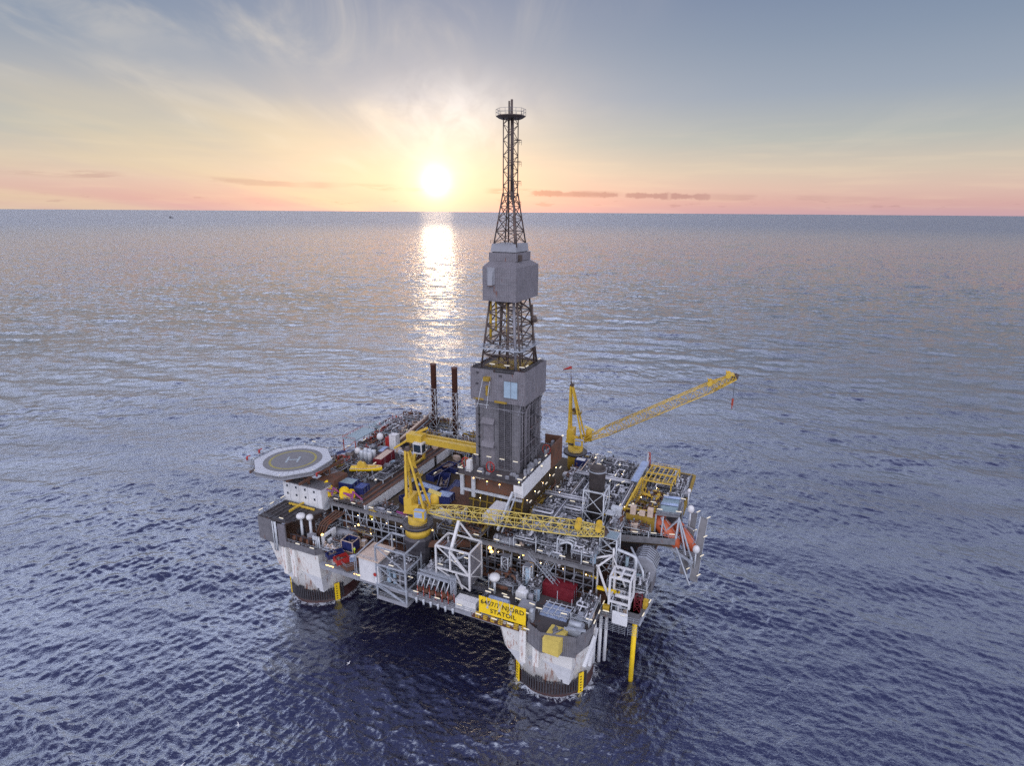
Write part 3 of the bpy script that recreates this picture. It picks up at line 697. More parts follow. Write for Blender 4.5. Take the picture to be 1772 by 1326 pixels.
# ------------------------------------------------------------------ living quarters and helideck
lq = thing('living_quarters', 'pale accommodation block with small square windows under the helideck', 'building', -60, -6, 27)
mb = MB(); mb.box(-74.0, -58.6, -11.0, -6.5, 26.5, 34.2); w_ = part('wall', mb, 'white', lq)
for zz in (30.0, 32.6):
    for k in range(4):
        u = -72.6+k*3.6
        f_ = part('window', MB().box(u, u+.7, -11.07, -10.98, zz-.1, zz+.7), 'grey_mid', lq)
        part('pane', MB().box(u+.1, u+.6, -11.1, -11.06, zz, zz+.6), 'glass', f_)
mb = MB()
for u in (-71.2, -67.6, -64.0, -60.4): mb.box(u, u+.05, -11.04, -11.0, 27, 34.1)
part('wall_seam', mb, 'grey_mid', w_)
part('roof', MB().box(-74.3, -58.3, -11.3, -6.2, 34.2, 34.5), 'grey_wall_dark', lq)
part('rear_block', MB().box(-73, -57.5, -6.4, 0, 28, 35.4), 'deck_brown', lq)
mb = MB(); mb.stairs((-57.6, -10.5, 27.8), (-57.6, -5.5, 31.6), 1., (1, 0, 0)); mb.stairs((-56.6, -5.5, 31.6), (-56.6, -10.5, 34.2), 1., (1, 0, 0)); part('outside_stair', mb, 'galv', lq)
HZ = 39.5; HC = (-73.6, -6.2)
hd = thing('helideck', 'octagonal pale helideck with a dark circle, yellow ring and H', 'helideck', HC[0], HC[1], 35.8)
oc = lambda r_, z=None: [(HC[0]+r_*math.cos(R(22.5+45*k)+R(4)), HC[1]+r_*math.sin(R(22.5+45*k)+R(4))) for k in range(8)]
part('landing_surface', MB().prism(oc(12.2), HZ-.5, HZ), 'helideck_white', hd)
mb = MB()
for k in range(40):
    a = 2*math.pi*k/40; c_, s_ = math.cos(a), math.sin(a)
    mb.bar((HC[0]+c_*9.1, HC[1]+s_*9.1, HZ+.006), (HC[0]+c_*11.4, HC[1]+s_*11.4, HZ+.006), .07, .02)
part('panel_seams', mb, 'grey_wall_dark', hd)
part('aiming_circle', MB().prism(circle(*HC, 9.0, 0, 2*math.pi, 48)[:-1], HZ, HZ+.012), 'helideck_green', hd)
def ring(r0, r1, z0, z1, n=64, cx=HC[0], cy=HC[1]):
    mb = MB(); i = 0
    for k in range(n):
        for (r_, z) in ((r0, z0), (r1, z0), (r1, z1), (r0, z1)):
            a = 2*math.pi*k/n; mb.v.append((cx+math.cos(a)*r_, cy+math.sin(a)*r_, z))
    for k in range(n):
        a, b = k*4, ((k+1) % n)*4
        for j in range(4): mb.face((a+j, a+(j+1) % 4, b+(j+1) % 4, b+j))
    return mb
part('touchdown_ring', ring(6.6, 7.3, HZ+.002, HZ+.02), 'ring_yellow', hd)
part('inner_disc', MB().prism(circle(*HC, 6.6, 0, 2*math.pi, 40)[:-1], HZ+.001, HZ+.016), 'helideck_green', hd)
def rot(pts, a): return [(HC[0]+x*math.cos(a)-y*math.sin(a), HC[1]+x*math.sin(a)+y*math.cos(a)) for x, y in pts]
mb = MB(); ha = R(30)
for r_ in ([(-2.0, -2.2), (-1.4, -2.2), (-1.4, 2.2), (-2.0, 2.2)], [(1.4, -2.2), (2.0, -2.2), (2.0, 2.2), (1.4, 2.2)], [(-1.399, -.3), (1.399, -.3), (1.399, .3), (-1.399, .3)]): mb.prism(rot(r_, ha), HZ+.01, HZ+.03)
part('letter_h', mb, 'faded_mark', hd)
mb = MB(); o1 = oc(12.25); o2 = oc(13.5)
for k in range(8):
    a, b = o1[k], o1[(k+1) % 8]; c_, d = o2[(k+1) % 8], o2[k]
    for q in range(9):
        t_ = q/8; x0 = (a[0]+(b[0]-a[0])*t_, a[1]+(b[1]-a[1])*t_); x1 = (d[0]+(c_[0]-d[0])*t_, d[1]+(c_[1]-d[1])*t_); mb.bar((*x0, HZ-.35), (*x1, HZ-.1), .09)
    for q in range(4):
        t_ = (q+.3)/3.3; mb.bar((a[0]+(d[0]-a[0])*t_, a[1]+(d[1]-a[1])*t_, HZ-.3+.2*t_), (b[0]+(c_[0]-b[0])*t_, b[1]+(c_[1]-b[1])*t_, HZ-.3+.2*t_), .07)
part('safety_net', mb, 'grating', hd)
mb = MB(); mb.prism(oc(12.4), HZ-1.5, HZ-.5, oc(12.45))
part('edge_girder', mb, 'grey_mid', hd)
mb = MB()
for (u, v) in ((-71, -10), (-64, -10), (-67, -3), (-62, -3)):
    mb.tube((u, v, 34.3), (u, v, HZ-1.5), .3, 8); mb.bar((u, v, 34.6), (u-4, v, HZ-1.5), .3)
for k in range(5): mb.bar((-82+k*5, -16, HZ-1.9), (-82+k*5, 4, HZ-1.9), .35, .8)
mb.bar((-82, -6, HZ-1.8), (-69, -8, 30), .5); mb.bar((-80, 0, HZ-1.8), (-69, -2, 30), .5)
part('support_frame', mb, 'deck_brown', hd)
for k, a in enumerate((200, 178, 340)):
    aa = R(a); c_ = (HC[0]+math.cos(aa)*15.2, HC[1]+math.sin(aa)*15.2)
    f_ = part('monitor_platform', MB().box(c_[0]-1, c_[0]+1, c_[1]-1, c_[1]+1, HZ-.9, HZ-.7).rail([(c_[0]-1, c_[1]-1, HZ-.7), (c_[0]-1, c_[1]+1, HZ-.7)], 1), 'galv', hd)
    part('fire_monitor', MB().lathe(c_[0], c_[1], [(.3, HZ-.7), (.3, HZ+.3), (.15, HZ+.5)], 8).tube((c_[0], c_[1], HZ+.3), (c_[0]+.9, c_[1]+.6, HZ+.8), .16, 8), 'red', f_)
floods([(HC[0]+math.cos(R(45*k+26))*12.3, HC[1]+math.sin(R(45*k+26))*12.3, HZ+.1) for k in range(8)], 'tiny green-white light on the rim of the helideck', 'helideck rim lights', 'lamp', .13)
lamps((-78, 8.0, HZ+.1), (-78, 8, HZ+.1), 1, 'bright strip lamp at the far rim of the helideck', 'helideck far lamp')

# ------------------------------------------------------------------ drill floor and derrick
df = thing('drilling_module', 'raised drill floor block with a long white side wall under the derrick', 'drill floor', -7, 14, 28)
part('floor_plate', MB().box(-17, 3.4, .2, 31, 43.2, 43.8), 'deck', df)
part('front_wall', MB().box(-15.6, 2.6, 1.6, 3, 38.6, 43.2), 'deck_brown', df)
part('side_wall', MB().box(3.0, 3.45, .15, 31, 39.6, 44.2), 'white', df)
part('side_wall', MB().box(.6, 3.0, .15, .5, 39.6, 43.2), 'white_clean', df)
mb = MB()
for u in (-16.6, -12.9): mb.box(u, u+1.1, .6, 1.2, 36.5, 43.2)
mb.box(-16.6, 2.8, .7, 1.3, 38.0, 38.7); part('post', mb, 'steelwhite', df)
part('substructure', MB().box(-15, 2.2, 3.05, 30, 28, 43.15), 'deck_olive', df)
mb = MB()
for k in range(8): mb.bar((-14+k*2.2, 2.9, 28), (-13+k*2.2, 2.9, 38.5), .35)
for z in (31, 34.5): mb.bar((-15, 2.85, z), (2.2, 2.85, z), .3)
part('substructure_frame', mb, 'olive', df)
mb = MB(); mb.rail([(-17, 31, 43.8), (-17, .3, 43.8), (3.2, .3, 43.8)], 1.1, 1.6); mb.rail([(3.3, .3, 44.2), (3.3, 31, 44.2)], .6, 1.6); part('railing', mb, 'pipe_dark', df)
mb = MB()
for k in range(16):
    u = rng.uniform(-16, 2); v = rng.uniform(1.2, 4.4); mb.box(u, u+rng.uniform(.4, 1.3), v, v+rng.uniform(.4, 1), 43.8, 43.8+rng.uniform(.5, 1.6))
for k in range(16):
    u = rng.uniform(.4, 2.2); v = rng.uniform(5, 29); mb.box(u, u+.7, v, v+rng.uniform(.5, 1.6), 43.8, 43.8+rng.uniform(.5, 2))
part('deck_lockers', mb, 'grey_mid', df)
part('winch_cabin', MB().box(-14.9, -13.6, 1.4, 2.8, 43.8, 47.2), 'white_clean', df)
for (u, v, z) in ((-8.3, 3.6, 43.8), (1.9, 22, 44), (-15.9, 3.0, 44)):
    mb = MB()
    for a in range(12):
        a0, a1 = a*math.pi/6, (a+1)*math.pi/6; mb.tube((u+math.cos(a0)*1.3, v, z+1.7+math.sin(a0)*1.6), (u+math.cos(a1)*1.3, v, z+1.7+math.sin(a1)*1.6), .16, 6)
    mb.bar((u, v, z), (u, v, z+3.2), .15); part('hose_loop', mb, 'red' if u != 1.9 else 'reel_red', df)
part('rear_wind_wall', MB().box(3.4, 3.8, 22, 31.6, 39.4, 47.0).box(-2, 3.4, 31.1, 31.5, 43.8, 47), 'deck_brown', df)
# sloping white catwalk covers
part('catwalk_cover', MB().prism([(-4.6, -9), (-.6, -9), (-.6, .1), (-4.6, .1)], 35.2, 37.4), 'white_clean', df)
#part('v_door_ramp', MB().prism([(-11.5, -8.5), (-8.8, -8.5), (-8.8, .6), (-11.5, .6)], 28.2, 31.0), 'white', df)
mb = MB(); mb.bar((.3, -9.5, 34.2), (.3, .3, 40.8), .5, 1.0); mb.bar((1.6, -9.5, 34.0), (1.6, .1, 40.8), .15, .6); part('sloping_beam', mb, 'steelwhite', df)

dk = thing('derrick', 'tall grey clad drilling derrick with open lattice and railed top platform', 'derrick', -6.5, 13, 43.8)
def bx(name, u0, u1, v0, v1, z0, z1, mat, par=dk): return part(name, MB().box(u0, u1, v0, v1, z0, z1), mat, par)
lw = bx('lower_cladding', -14.2, -.4, 6.2, 22.6, 43.8, 64.8, 'grey_wall_dark')
mb = MB(); mb.box(-11.6, -8.3, 5.9, 6.25, 51.8, 57.8); part('cladding_panel', mb, 'grey_wall', lw)
mb = MB(); mb.box(-12.2, -8.0, 5.9, 6.2, 44.6, 50.6); part('cladding_panel', mb, 'grey_wall', lw)
for z in (57.9, 50.8):
    mb = MB(); mb.prism([(-12.0, 4.7), (-8.0, 4.7), (-8.0, 6.2), (-12.0, 6.2)], z, z+.1, [(-12.0, 5.9), (-8.0, 5.9), (-8.0, 6.2), (-12.0, 6.2)]); mb.prism([(-12.0, 4.8), (-8.0, 4.8), (-8.0, 6.2), (-12.0, 6.2)], z+.1, z+1.6, [(-12.0, 6.0), (-8.0, 6.0), (-8.0, 6.2), (-12.0, 6.2)])
    part('vent_hood', mb, 'grey_wall', lw)
mb = MB()
for k in range(12): mb.bar((-14.2, 6.15, 45.5+k*1.65), (-.4, 6.15, 45.5+k*1.65), .04, .07)
for k in range(9): mb.bar((-13.4+k*1.6, 6.15, 44), (-13.4+k*1.6, 6.15, 64.6), .07, .04)
part('panel_seam', mb, 'grey_wall', lw)
mb = MB()   # dark panel painting in the shade of a recess behind the ladders
mb.box(-6.6, -2.9, 5.95, 6.19, 44.6, 64.5); part('ladder_recess_shade', mb, 'pipe_dark', lw)
mb = MB()
for k in range(34): mb.bar((-6.4, 5.8, 45+k*.58), (-3.1, 5.8, 45+k*.58), .06, .1)
for u in (-6.6, -4.8, -2.9): mb.bar((u, 5.75, 44.6), (u, 5.75, 64.5), .14)
part('ladder', mb, 'grey_wall_dark', lw)
mb = MB()
for k, v in enumerate((7.6, 9.0, 10.2, 12.4, 14.6, 17.6, 20.2)): mb.tube((-.1, v, 44), (-.1, v, 64.4), .16+.1*(k % 2), 8)
for z in (47.5, 51, 55, 59, 62.5): mb.bar((-.05, 6.4, z), (-.05, 22.4, z), .22)
mb.path([(.6, 8.2, 45), (.6, 8.2, 62), (.6, 11, 64)], .3); part('riser_pipe', mb, 'grey_wall', lw)
mb = MB(); mb.box(-.38, -.1, 14, 17, 49, 61); part('service_recess_shade', mb, 'pipe_dark', lw)  # dark panels on the cladding paint in the shade of recesses
mb = MB(); mb.box(-.38, -.15, 7.0, 12, 45, 50); part('service_recess_shade', mb, 'pipe_dark', lw)
mb = MB()
for k in range(5): mb.stairs((.5, 20-((k % 2) == 0)*6, 46+k*3.6), (.5, 14+((k % 2) == 0)*6, 49.6+k*3.6), .9, (1, 0, 0))
part('stair_tower', mb, 'grey_wall_dark', lw)
mb = MB(); mb.tube((-13.0, 6.05, 44), (-13.0, 6.05, 63.8), .1, 6)
for z in (47, 50, 53, 56.6, 60): mb.box(-13.3, -12.7, 5.85, 6.2, z, z+.35)
part('conduit', mb, 'black', lw)
ub = part('wind_wall_box', MB().box(-15.1, 1.6, 5.1, 5.4, 64.8, 74.3).box(1.3, 1.6, 5.4, 21, 64.8, 74.3).box(-15.1, -14.8, 5.4, 21, 64.8, 74.3).box(-14.8, 1.3, 20.7, 21, 64.8, 74.3), 'grey_wall', dk)
part('box_floor', MB().box(-14.7, 1.2, 5.5, 20.6, 65.2, 65.5), 'deck', ub)
part('top_walkway', MB().box(-14.7, 1.2, 5.5, 20.6, 73.6, 73.9), 'deck', ub)
mb = MB(); mb.box(-14.4, -1.6, 4.9, 5.08, 74.2, 74.4); mb.box(-8, -1.8, 4.88, 5.1, 73.6, 73.9); part('top_edge_shade', mb, 'black', ub)  # black strips on the wall paint in the shade of an edge gap
bp_ = part('blue_panel', MB().box(-4.7, -.6, 4.97, 5.12, 66.6, 71.3), 'bluegrey', ub)
part('panel_frame', MB().bar((-4.75, 4.95, 66.5), (-4.75, 4.95, 71.4), .14).bar((-.55, 4.95, 66.5), (-.55, 4.95, 71.4), .14).bar((-4.75, 4.95, 66.5), (-.55, 4.95, 66.5), .14).bar((-4.75, 4.95, 71.4), (-.55, 4.95, 71.4), .14).bar((-2.6, 4.95, 66.5), (-2.6, 4.95, 71.4), .08), 'grey_wall_dark', ub)
mb = MB()
for k in range(8): mb.bar((-15.1+k*2.1, 5.07, 65), (-15.1+k*2.1, 5.07, 74.2), .07, .05)
for z in (68, 71.2): mb.bar((-15.1, 5.07, z), (1.5, 5.07, z), .05, .07)
for k in range(6): mb.bar((1.63, 6.5+k*2.6, 65), (1.63, 6.5+k*2.6, 74.2), .05, .07)
part('panel_seam', mb, 'grey_mid', ub)
mb = MB()
for u, z in ((-13.4, 69.4), (-6.2, 72.4), (-13.2, 72.6)): mb.box(u, u+.7, 4.9, 5.1, z, z+.5)
part('vent_louvre', mb, 'pipe_dark', ub)
mb = MB(); mb.box(-10.6, -8.8, 3.9, 5.1, 70.9, 72.0); mb.box(-10.0, -9.4, 4.3, 5.1, 66.6, 69.4); part('crane_housing', mb, 'olive', ub)
mb = MB(); mb.bar((-10.7, 4.0, 71.4), (-11.6, 3.0, 65.2), .12); mb.bar((-8.6, 4.0, 71.0), (-9.0, 2.8, 63.4), .12); mb.bar((-11.6, 3.0, 65.2), (-12, 2.6, 63.5), .1); mb.bar((-12.4, 3.0, 64.4), (-8.4, 3.0, 64.4), .12); part('hoist_frame', mb, 'steelwhite', ub)
mb = MB(); mb.box(-14.2, -11.0, 4.9, 5.09, 64.9, 65.4); mb.box(-7.6, -3.8, 4.9, 5.09, 64.7, 65.3); part('yellow_beam', mb, 'olive', ub)
mb = MB(); mb.bar((-14.6, 3.4, 63.6), (2.2, 3.4, 63.6), .16); mb.bar((-14.8, 5.2, 66), (-11, 3.4, 63.6), .14); mb.bar((1.2, 5.1, 67.6), (.4, 3.4, 62.6), .14); mb.bar((-5, 3.4, 63.6), (1.5, 4, 62.2), .1); part('lower_frame', mb, 'derrick_grey', ub)
mb = MB(); mb.rail([(-14.6, 20, 73.9), (-14.6, 6, 73.9), (1.0, 6, 73.9), (1, 20, 73.9)], 1.1, 1.4); part('railing', mb, 'pipe_dark', ub)
part('crown_deck', MB().box(-12.2, -1.2, 8.2, 18.4, 74.0, 74.3), 'olive', ub)
# middle lattice
cor = lambda c_, h_, z: [(c_[0]-h_[0], c_[1]-h_[1], z), (c_[0]+h_[0], c_[1]-h_[1], z), (c_[0]+h_[0], c_[1]+h_[1], z), (c_[0]-h_[0], c_[1]+h_[1], z)]
DC = (-6.7, 13.1)
mb = MB(); mb.lattice(cor(DC, (6.0, 5.9), 73.9), cor(DC, (4.0, 4.3), 93.4), 5, .28, .14, True); part('middle_lattice', mb, 'derrick_steel', dk)
mb = MB(); mb.lattice(cor((DC[0]+.4, DC[1]), (2.6, 2.6), 73.9), cor((DC[0]+.4, DC[1]), (2.0, 2.2), 93.4), 6, .18, .09, False)
part('guide_rail', mb, 'derrick_steel', dk)
part('riser', MB().tube((DC[0]+4.6, DC[1]-5.9, 73.6), (DC[0]+3.2, DC[1]-4.6, 93.2), .42, 8), 'derrick_grey', dk)
part('riser', MB().tube((DC[0]+1.9, DC[1]-5.4, 74), (DC[0]+1.6, DC[1]-4.6, 93.2), .32, 8), 'derrick_steel', dk)
mb = MB(); mb.tube((DC[0]-4.2, DC[1]-3.6, 81.6), (DC[0]-4.2, DC[1]-3.6, 92.8), .4, 8); mb.tube((DC[0]-2.6, DC[1]-3.4, 84), (DC[0]-2.6, DC[1]-3.4, 92.8), .3, 8); mb.tube((DC[0]+1.2, DC[1]-4.2, 83), (DC[0]+1.2, DC[1]-4.2, 92.8), .34, 8); part('compensator', mb, 'yellow', dk)
mb = MB(); zz = 79.6
for a, b in ((( -12.8, 6.6), (-.5, 6.6)), ((-.5, 6.6), (-.5, 19.4)), ((-.5, 19.4), (-12.8, 19.4)), ((-12.8, 19.4), (-12.8, 6.6))):
    mb.bar((*a, zz), (*b, zz), .9, .35); mb.rail([(*a, zz+.1), (*b, zz+.1)], 1.1, 1.5)
for k in range(8): mb.bar((-12.5+k*1.7, 8, 80), (-11.9+k*1.7, 18, 80), .1)
part('monkey_board', mb, 'galv', dk)
mb = MB(); mb.lathe(-.8, 16.5, [(.9, 86.2), (1.0, 87.4), (.4, 88)], 10); mb.rail([(-.2, 15, 86.2), (.9, 15, 86.2), (.9, 18, 86.2)], 1.1); mb.tube((-.9, 17.5, 74), (-1.6, 17.0, 91), .3, 6); part('side_gear', mb, 'derrick_steel', dk)
mb = MB(); mb.box(-9, -4.6, 9, 16, 92, 93.3)
for k in range(5): mb.bar((-10.6+k*1.9, 8.6, 92.9), (-10.6+k*1.9, 17.8, 92.9), .3, .6)
part('underside_beams', mb, 'derrick_steel', dk)
# upper clad box with chamfered shoulders
pr = lambda u0, u1, v0, v1: [(u0, v0), (u1, v0), (u1, v1), (u0, v1)]
up_ = part('upper_cladding', MB().prism(pr(-11.3, -1.5, 5.5, 21), 93.0, 101.9), 'grey_wall', dk)
part('shoulder', MB().prism(pr(-11.3, -1.5, 5.5, 21), 101.9, 103.4, pr(-10.4, -3.1, 8.2, 18)), 'grey_wall', dk)
part('upper_block', MB().prism(pr(-10.7, -2.8, 8.1, 18.2), 103.4, 105.5), 'grey_wall', dk)
part('upper_block', MB().prism(pr(-10.45, -3.05, 8.7, 17.5), 105.7, 107.8, pr(-10.2, -3.3, 9, 17.2)), 'grey_mid', dk)
part('block_gap', MB().prism(pr(-10.1, -3.4, 9.1, 17.1), 105.5, 105.7), 'black', dk)
mb = MB(); mb.box(-9.9, -7.7, 5.36, 5.52, 97.4, 101.9); mb.prism(pr(-9.4, -8.1, 4.6, 5.4), 97.2, 101.0, pr(-9.4, -8.1, 5.1, 5.4)); part('vent_chute', mb, 'grey_mid', up_)
part('vent_mouth', MB().prism(pr(-9.35, -8.15, 4.65, 5.38), 97.0, 97.2), 'deck_brown', up_)
mb = MB()
for k in range(5): mb.bar((-11.32, 5.48, 94.5+k*1.6), (-1.48, 5.48, 94.5+k*1.6), .03, .06)
part('panel_seam', mb, 'grey_mid', up_)
mb = MB(); mb.rail([(-3.1, 8.4, 107.8), (-10.3, 8.4, 107.8)], .9, 1.4); mb.tube((-3.2, 9.4, 103), (-4.4, 10.4, 115), .42, 8); mb.box(-3.0, -2, 9.6, 10.6, 103.4, 105); part('top_gear', mb, 'derrick_steel', dk)
# upper lattice, straight mast
mb = MB(); mb.lattice(cor((-6.75, 13.1), (3.1, 3.5), 107.8), cor((-6.7, 13.1), (1.45, 1.6), 120.6), 4, .19, .09, True)
part('upper_lattice', mb, 'derrick_steel', dk)
mb = MB(); mb.lattice(cor((-6.7, 13.1), (1.4, 1.5), 120.6), cor((-6.7, 13.1), (1.4, 1.5), 139.2), 10, .14, .07, False, False); part('mast_lattice', mb, 'derrick_steel', dk)
mb = MB(); mb.tube((-7.2, 13.1, 108), (-7.2, 13.1, 142.9), .22, 8); mb.tube((-6.4, 13.0, 119), (-6.4, 13.0, 143.2), .32, 8)
mb.path([(-6.4, 13.0, 121), (-6.1, 12.7, 119.6), (-4.8, 11.4, 117.0), (-4.3, 10.8, 113), (-3.3, 9.4, 107)], .34)
mb.path([(-6.4, 13, 127), (-6.2, 12.7, 125.6), (-5.1, 11.6, 122.4), (-4.9, 11.2, 118)], .22)
for k in range(9): mb.bar((-7.3, 13.1, 140+k*.34), (-6.2, 13.1, 140+k*.34), .16, .06)
part('vent_pipe', mb, 'derrick_steel', dk)
o8 = [(-6.7+3.8*math.cos(R(22.5+45*k)), 13.1+3.8*math.sin(R(22.5+45*k))) for k in range(8)]
o8b = [(-6.7+3.0*math.cos(R(22.5+45*k)), 13.1+3.0*math.sin(R(22.5+45*k))) for k in range(8)]
tp = part('top_platform', MB().prism(o8b, 138.7, 139.2, o8).prism(o8, 139.2, 139.4), 'derrick_steel', dk)
mb = MB(); mb.rail([(*q, 139.4) for q in o8+[o8[0]]], 1.5, 1.2, .05); part('railing', mb, 'derrick_grey', tp)
for z in (133.6, 128.4, 123.6, 118.5):
    mb = MB(); mb.box(-5.4, -3.9, 12.2, 13.6, z-.1, z); mb.rail([(-5.3, 12.2, z-1.2), (-3.9, 12.2, z-1.2), (-3.9, 13.6, z-1.2)], 1.2, 1); part('rest_platform', mb, 'derrick_steel', dk)
lamps((-13.2, 6.0, 75.4), (.2, 6.0, 75.4), 4, 'white strip lamp on the front rail of the derrick wind wall box', 'lamps round the wind wall box')
lamps((.9, 8, 75.4), (.9, 17, 75.4), 2, 'white strip lamp on the side rail of the derrick wind wall box', 'lamps on the box side')
lamps((-13.8, 5.4, 47.6), (-1.2, 5.4, 47.6), 4, 'strip lamp on the front of the grey tower just above the drill floor', 'lamps at the tower foot')
lamps((-16.2, .2, 45.1), (2.4, .2, 45.1), 6, 'strip lamp on the front rail of the drill floor', 'lamps along the drill floor front')
lamps((3.2, 1.6, 45.2), (3.2, 29.6, 45.2), 9, 'strip lamp on top of the long white drill floor wall', 'lamps along the white wall')
lamps((4.6, 3, 37.6), (4.6, 28, 37.6), 7, 'strip lamp below the long white drill floor wall', 'lamps below the white wall')
lamps((-17, 2, 44.6), (-17, 20, 44.6), 4, 'strip lamp on the left rail of the drill floor', 'lamps left of the drill floor')
lamps((-16.4, .4, 43.0), (-10, .4, 43.0), 2, 'long bright strip lamp under the drill floor front edge', 'lamps under the floor edge', size=2.4)
floods([(-11.8, -.1, 42.6), (-7.5, -.1, 42.4), (-3.6, -.1, 42.2), (2.2, .2, 44.0)], 'small amber lamp under the drill floor front edge', 'amber lamps under the drill floor', r=.22)
floods([(3.7, 13.5, 43.6), (4.0, 31, 47)], 'round warm lamp on the white drill floor wall', 'warm lamps on the white wall', 'lamp', .4)

# ------------------------------------------------------------------ cranes
def crane(label, u, v, z, ped, boom_dir, elev, length, flag=False, rest=False):
    c = thing('pedestal_crane', label, 'crane', u, v, z, boom_dir, None, local=True); h = ped
    pd = part('pedestal', MB().lathe(0, 0, [(2.6, 0), (2.6, h-.6)], 24), 'yellow', c)
    part('pedestal_collar', MB().lathe(0, 0, [(4.2, h-4.4), (4.2, h-3.5)], 20), 'pipe_dark', pd)
    part('collar_railing', MB().rail([(4.1*math.cos(a*math.pi/8), 4.3*math.sin(a*math.pi/8), h-3.4) for a in range(17)], 1.1, 2), 'grating', pd)
    part('slew_ring', MB().lathe(0, 0, [(2.9, h-.6), (2.9, h), (2.3, h+.01)], 24), 'pipe_dark', c)
    b = part('machinery_platform', MB().box(-3.0, 3.4, -2.5, 2.5, h, h+.5).box(-2.8, -.6, -2.3, 2.3, h+.5, h+4.6).box(-.6, 1.2, -2.3, -1.2, h+.5, h+2.6), 'yellow', c)
    part('cab', MB().box(.4, 3.6, -4.0, -2.5, h-.8, h+2.0), 'yellow', c)
    part('cab_window', MB().box(3.3, 3.7, -3.9, -2.6, h-.3, h+1.7).box(.8, 3.0, -4.05, -3.95, h+.1, h+1.7).box(.6, 3.5, -3.9, -2.6, h+2.0, h+2.06), 'pale_blue', c)
    mb = MB()
    for yy in (-1.5, .2, 1.6): mb.tube((1.6, yy-.6, h+1.4), (1.6, yy+.6, h+1.4), .75, 12)
    part('winch_drum', mb, 'olive', c)
    part('tank', MB().lathe(3.9, 3.2, [(1.2, h-.4), (1.2, h+3.4), (.7, h+4.0)], 14), 'yellow', c)
    mb = MB(); mb.bar((2.2, 3.2, h+4.8), (5.6, 3.9, h+3.4), 1.9, .25); mb.bar((4.6, 3.4, h+3.4), (4.6, 3.4, h-.8), .18); part('side_panel', mb, 'yellow_pale', c)
    ap = h+(17.6 if rest else 20.2)
    mb = MB()
    for s_ in (-1, 1):
        mb.bar((-2.2, 1.9*s_, h+.5), (-2.4, .55*s_, ap), .62, .62)
        mb.bar((3.0, 1.9*s_, h+.5), (-1.8, .5*s_, ap-.2), .5, .5)
    for f_ in (.3, .55, .8):
        w_ = 1.9-(1.9-.55)*f_; mb.bar((-2.2, -w_, h+20*f_), (-2.2, w_, h+20*f_), .22)
        xx = 3-4.8*f_; mb.bar((xx, -w_, h+20*f_), (xx, w_, h+20*f_), .2); 
    mb.bar((-2.3, 0, h+11), (.4, 0, h+11), .2); a_ = part('a_frame', mb, 'yellow', c)
    part('head_sheave', MB().tube((-2.1, -.7, ap+.2), (-2.1, .7, ap+.2), .7, 12).tube((-1.0, -.4, h+11.5), (-.2, .9, h+11.5), .8, 12), 'derrick_steel', a_)
    part('mast_platform', MB().box(-1.3, 1.6, -1.3, 1.3, h+10.3, h+10.45).rail([(-1.2, -1.2, h+10.4), (1.5, -1.2, h+10.4), (1.5, 1.2, h+10.4)], 1.0, 1.2), 'olive', a_)
    # boom
    e = R(elev); dx, dz = math.cos(e), math.sin(e); b0 = Vector((3.2, 0, h+.9)); nrm = Vector((-dz, 0, dx)); ax = Vector((dx, 0, dz))
    hw = 1.35; hh = 1.45
    def sect(s_, w_, t_): q = b0+ax*s_; return [q+Vector((0, -w_, 0))-nrm*t_, q+Vector((0, w_, 0))-nrm*t_, q+Vector((0, w_, 0))+nrm*t_, q+Vector((0, -w_, 0))+nrm*t_]
    mb = MB(); mb.lattice(sect(0, 1.7, .25), sect(length*.17, hw, hh), 3, .17, .075, False)
    mb.lattice(sect(length*.17, hw, hh), sect(length*.86, hw, hh), 14, .15, .07, False)
    mb.lattice(sect(length*.86, hw, hh), sect(length, hw*.8, hh*.55), 4, .17, .085, True); bm_ = part('boom', mb, 'yellow_pale' if rest else 'yellow', c)
    for s_ in (length*.86, length*.97):
        mb = MB(); q = b0+ax*s_; mb.box(q.x-.8, q.x+.8, -1.9, 1.9, q.z+hh-.1, q.z+hh+.1)
        for y in (-1.8, 1.8): mb.tube(q+Vector((0, y-.12, 0))+nrm*1.4, q+Vector((0, y+.12, 0))+nrm*1.4, .8, 12)
        mb.bar(q+nrm*1, q+nrm*3.0, .25); part('boom_gear', mb, 'yellow', bm_)
    tip = b0+ax*length; mb = MB()
    for y in (-.7, .7): mb.tube(tip+Vector((0, y-.1, 0)), tip+Vector((0, y+.1, 0)), .9, 14)
    mb.bar(tip-ax*1.5, tip+ax*1.2, .3, .5); part('tip_sheave', mb, 'derrick_steel', bm_)
    mb = MB()
    for y in (-.5, .5): mb.tube((-2.1, y, ap+.8), tuple(b0+ax*length*.86+Vector((0, y, 0))+nrm*1.9), .035, 4)
    part('luffing_cable', mb, 'derrick_steel', c)
    part('walkway', MB().bar(tuple(b0+ax*2+Vector((0, -1.0, 0))-nrm*.9), tuple(b0+ax*length*.84+Vector((0, -1.0, 0))-nrm*.9), .7, .08), 'pipe', bm_)
    if not rest:
        mb = MB(); mb.tube(tip, tip-Vector((0, 0, 7.2)), .05, 5); part('hoist_cable', mb, 'black', c)
        hk = part('hook_block', MB().box(tip.x-.3, tip.x+.3, -.25, .25, tip.z-9.4, tip.z-7.2).tube(tuple(tip-Vector((0, 0, 9.4))), tuple(tip-Vector((0, 0, 10.6))), .16, 6), 'reel_red', c)
    if flag:
        mb = MB(); mb.tube((-2.3, 0, ap), (-2.6, 0, ap+4.2), .16, 6); mb.tube((-2.6, 0, ap+4), (-2.6, 0, ap+7), .06, 5); part('flag_pole', mb, 'derrick_steel', c)
        mb = MB(); mb.tube((-2.6, 0, ap+6.6), (-5.6, .8, ap+5.2), .5, 8, .2); part('wind_sock', mb, 'red', c)
    return c
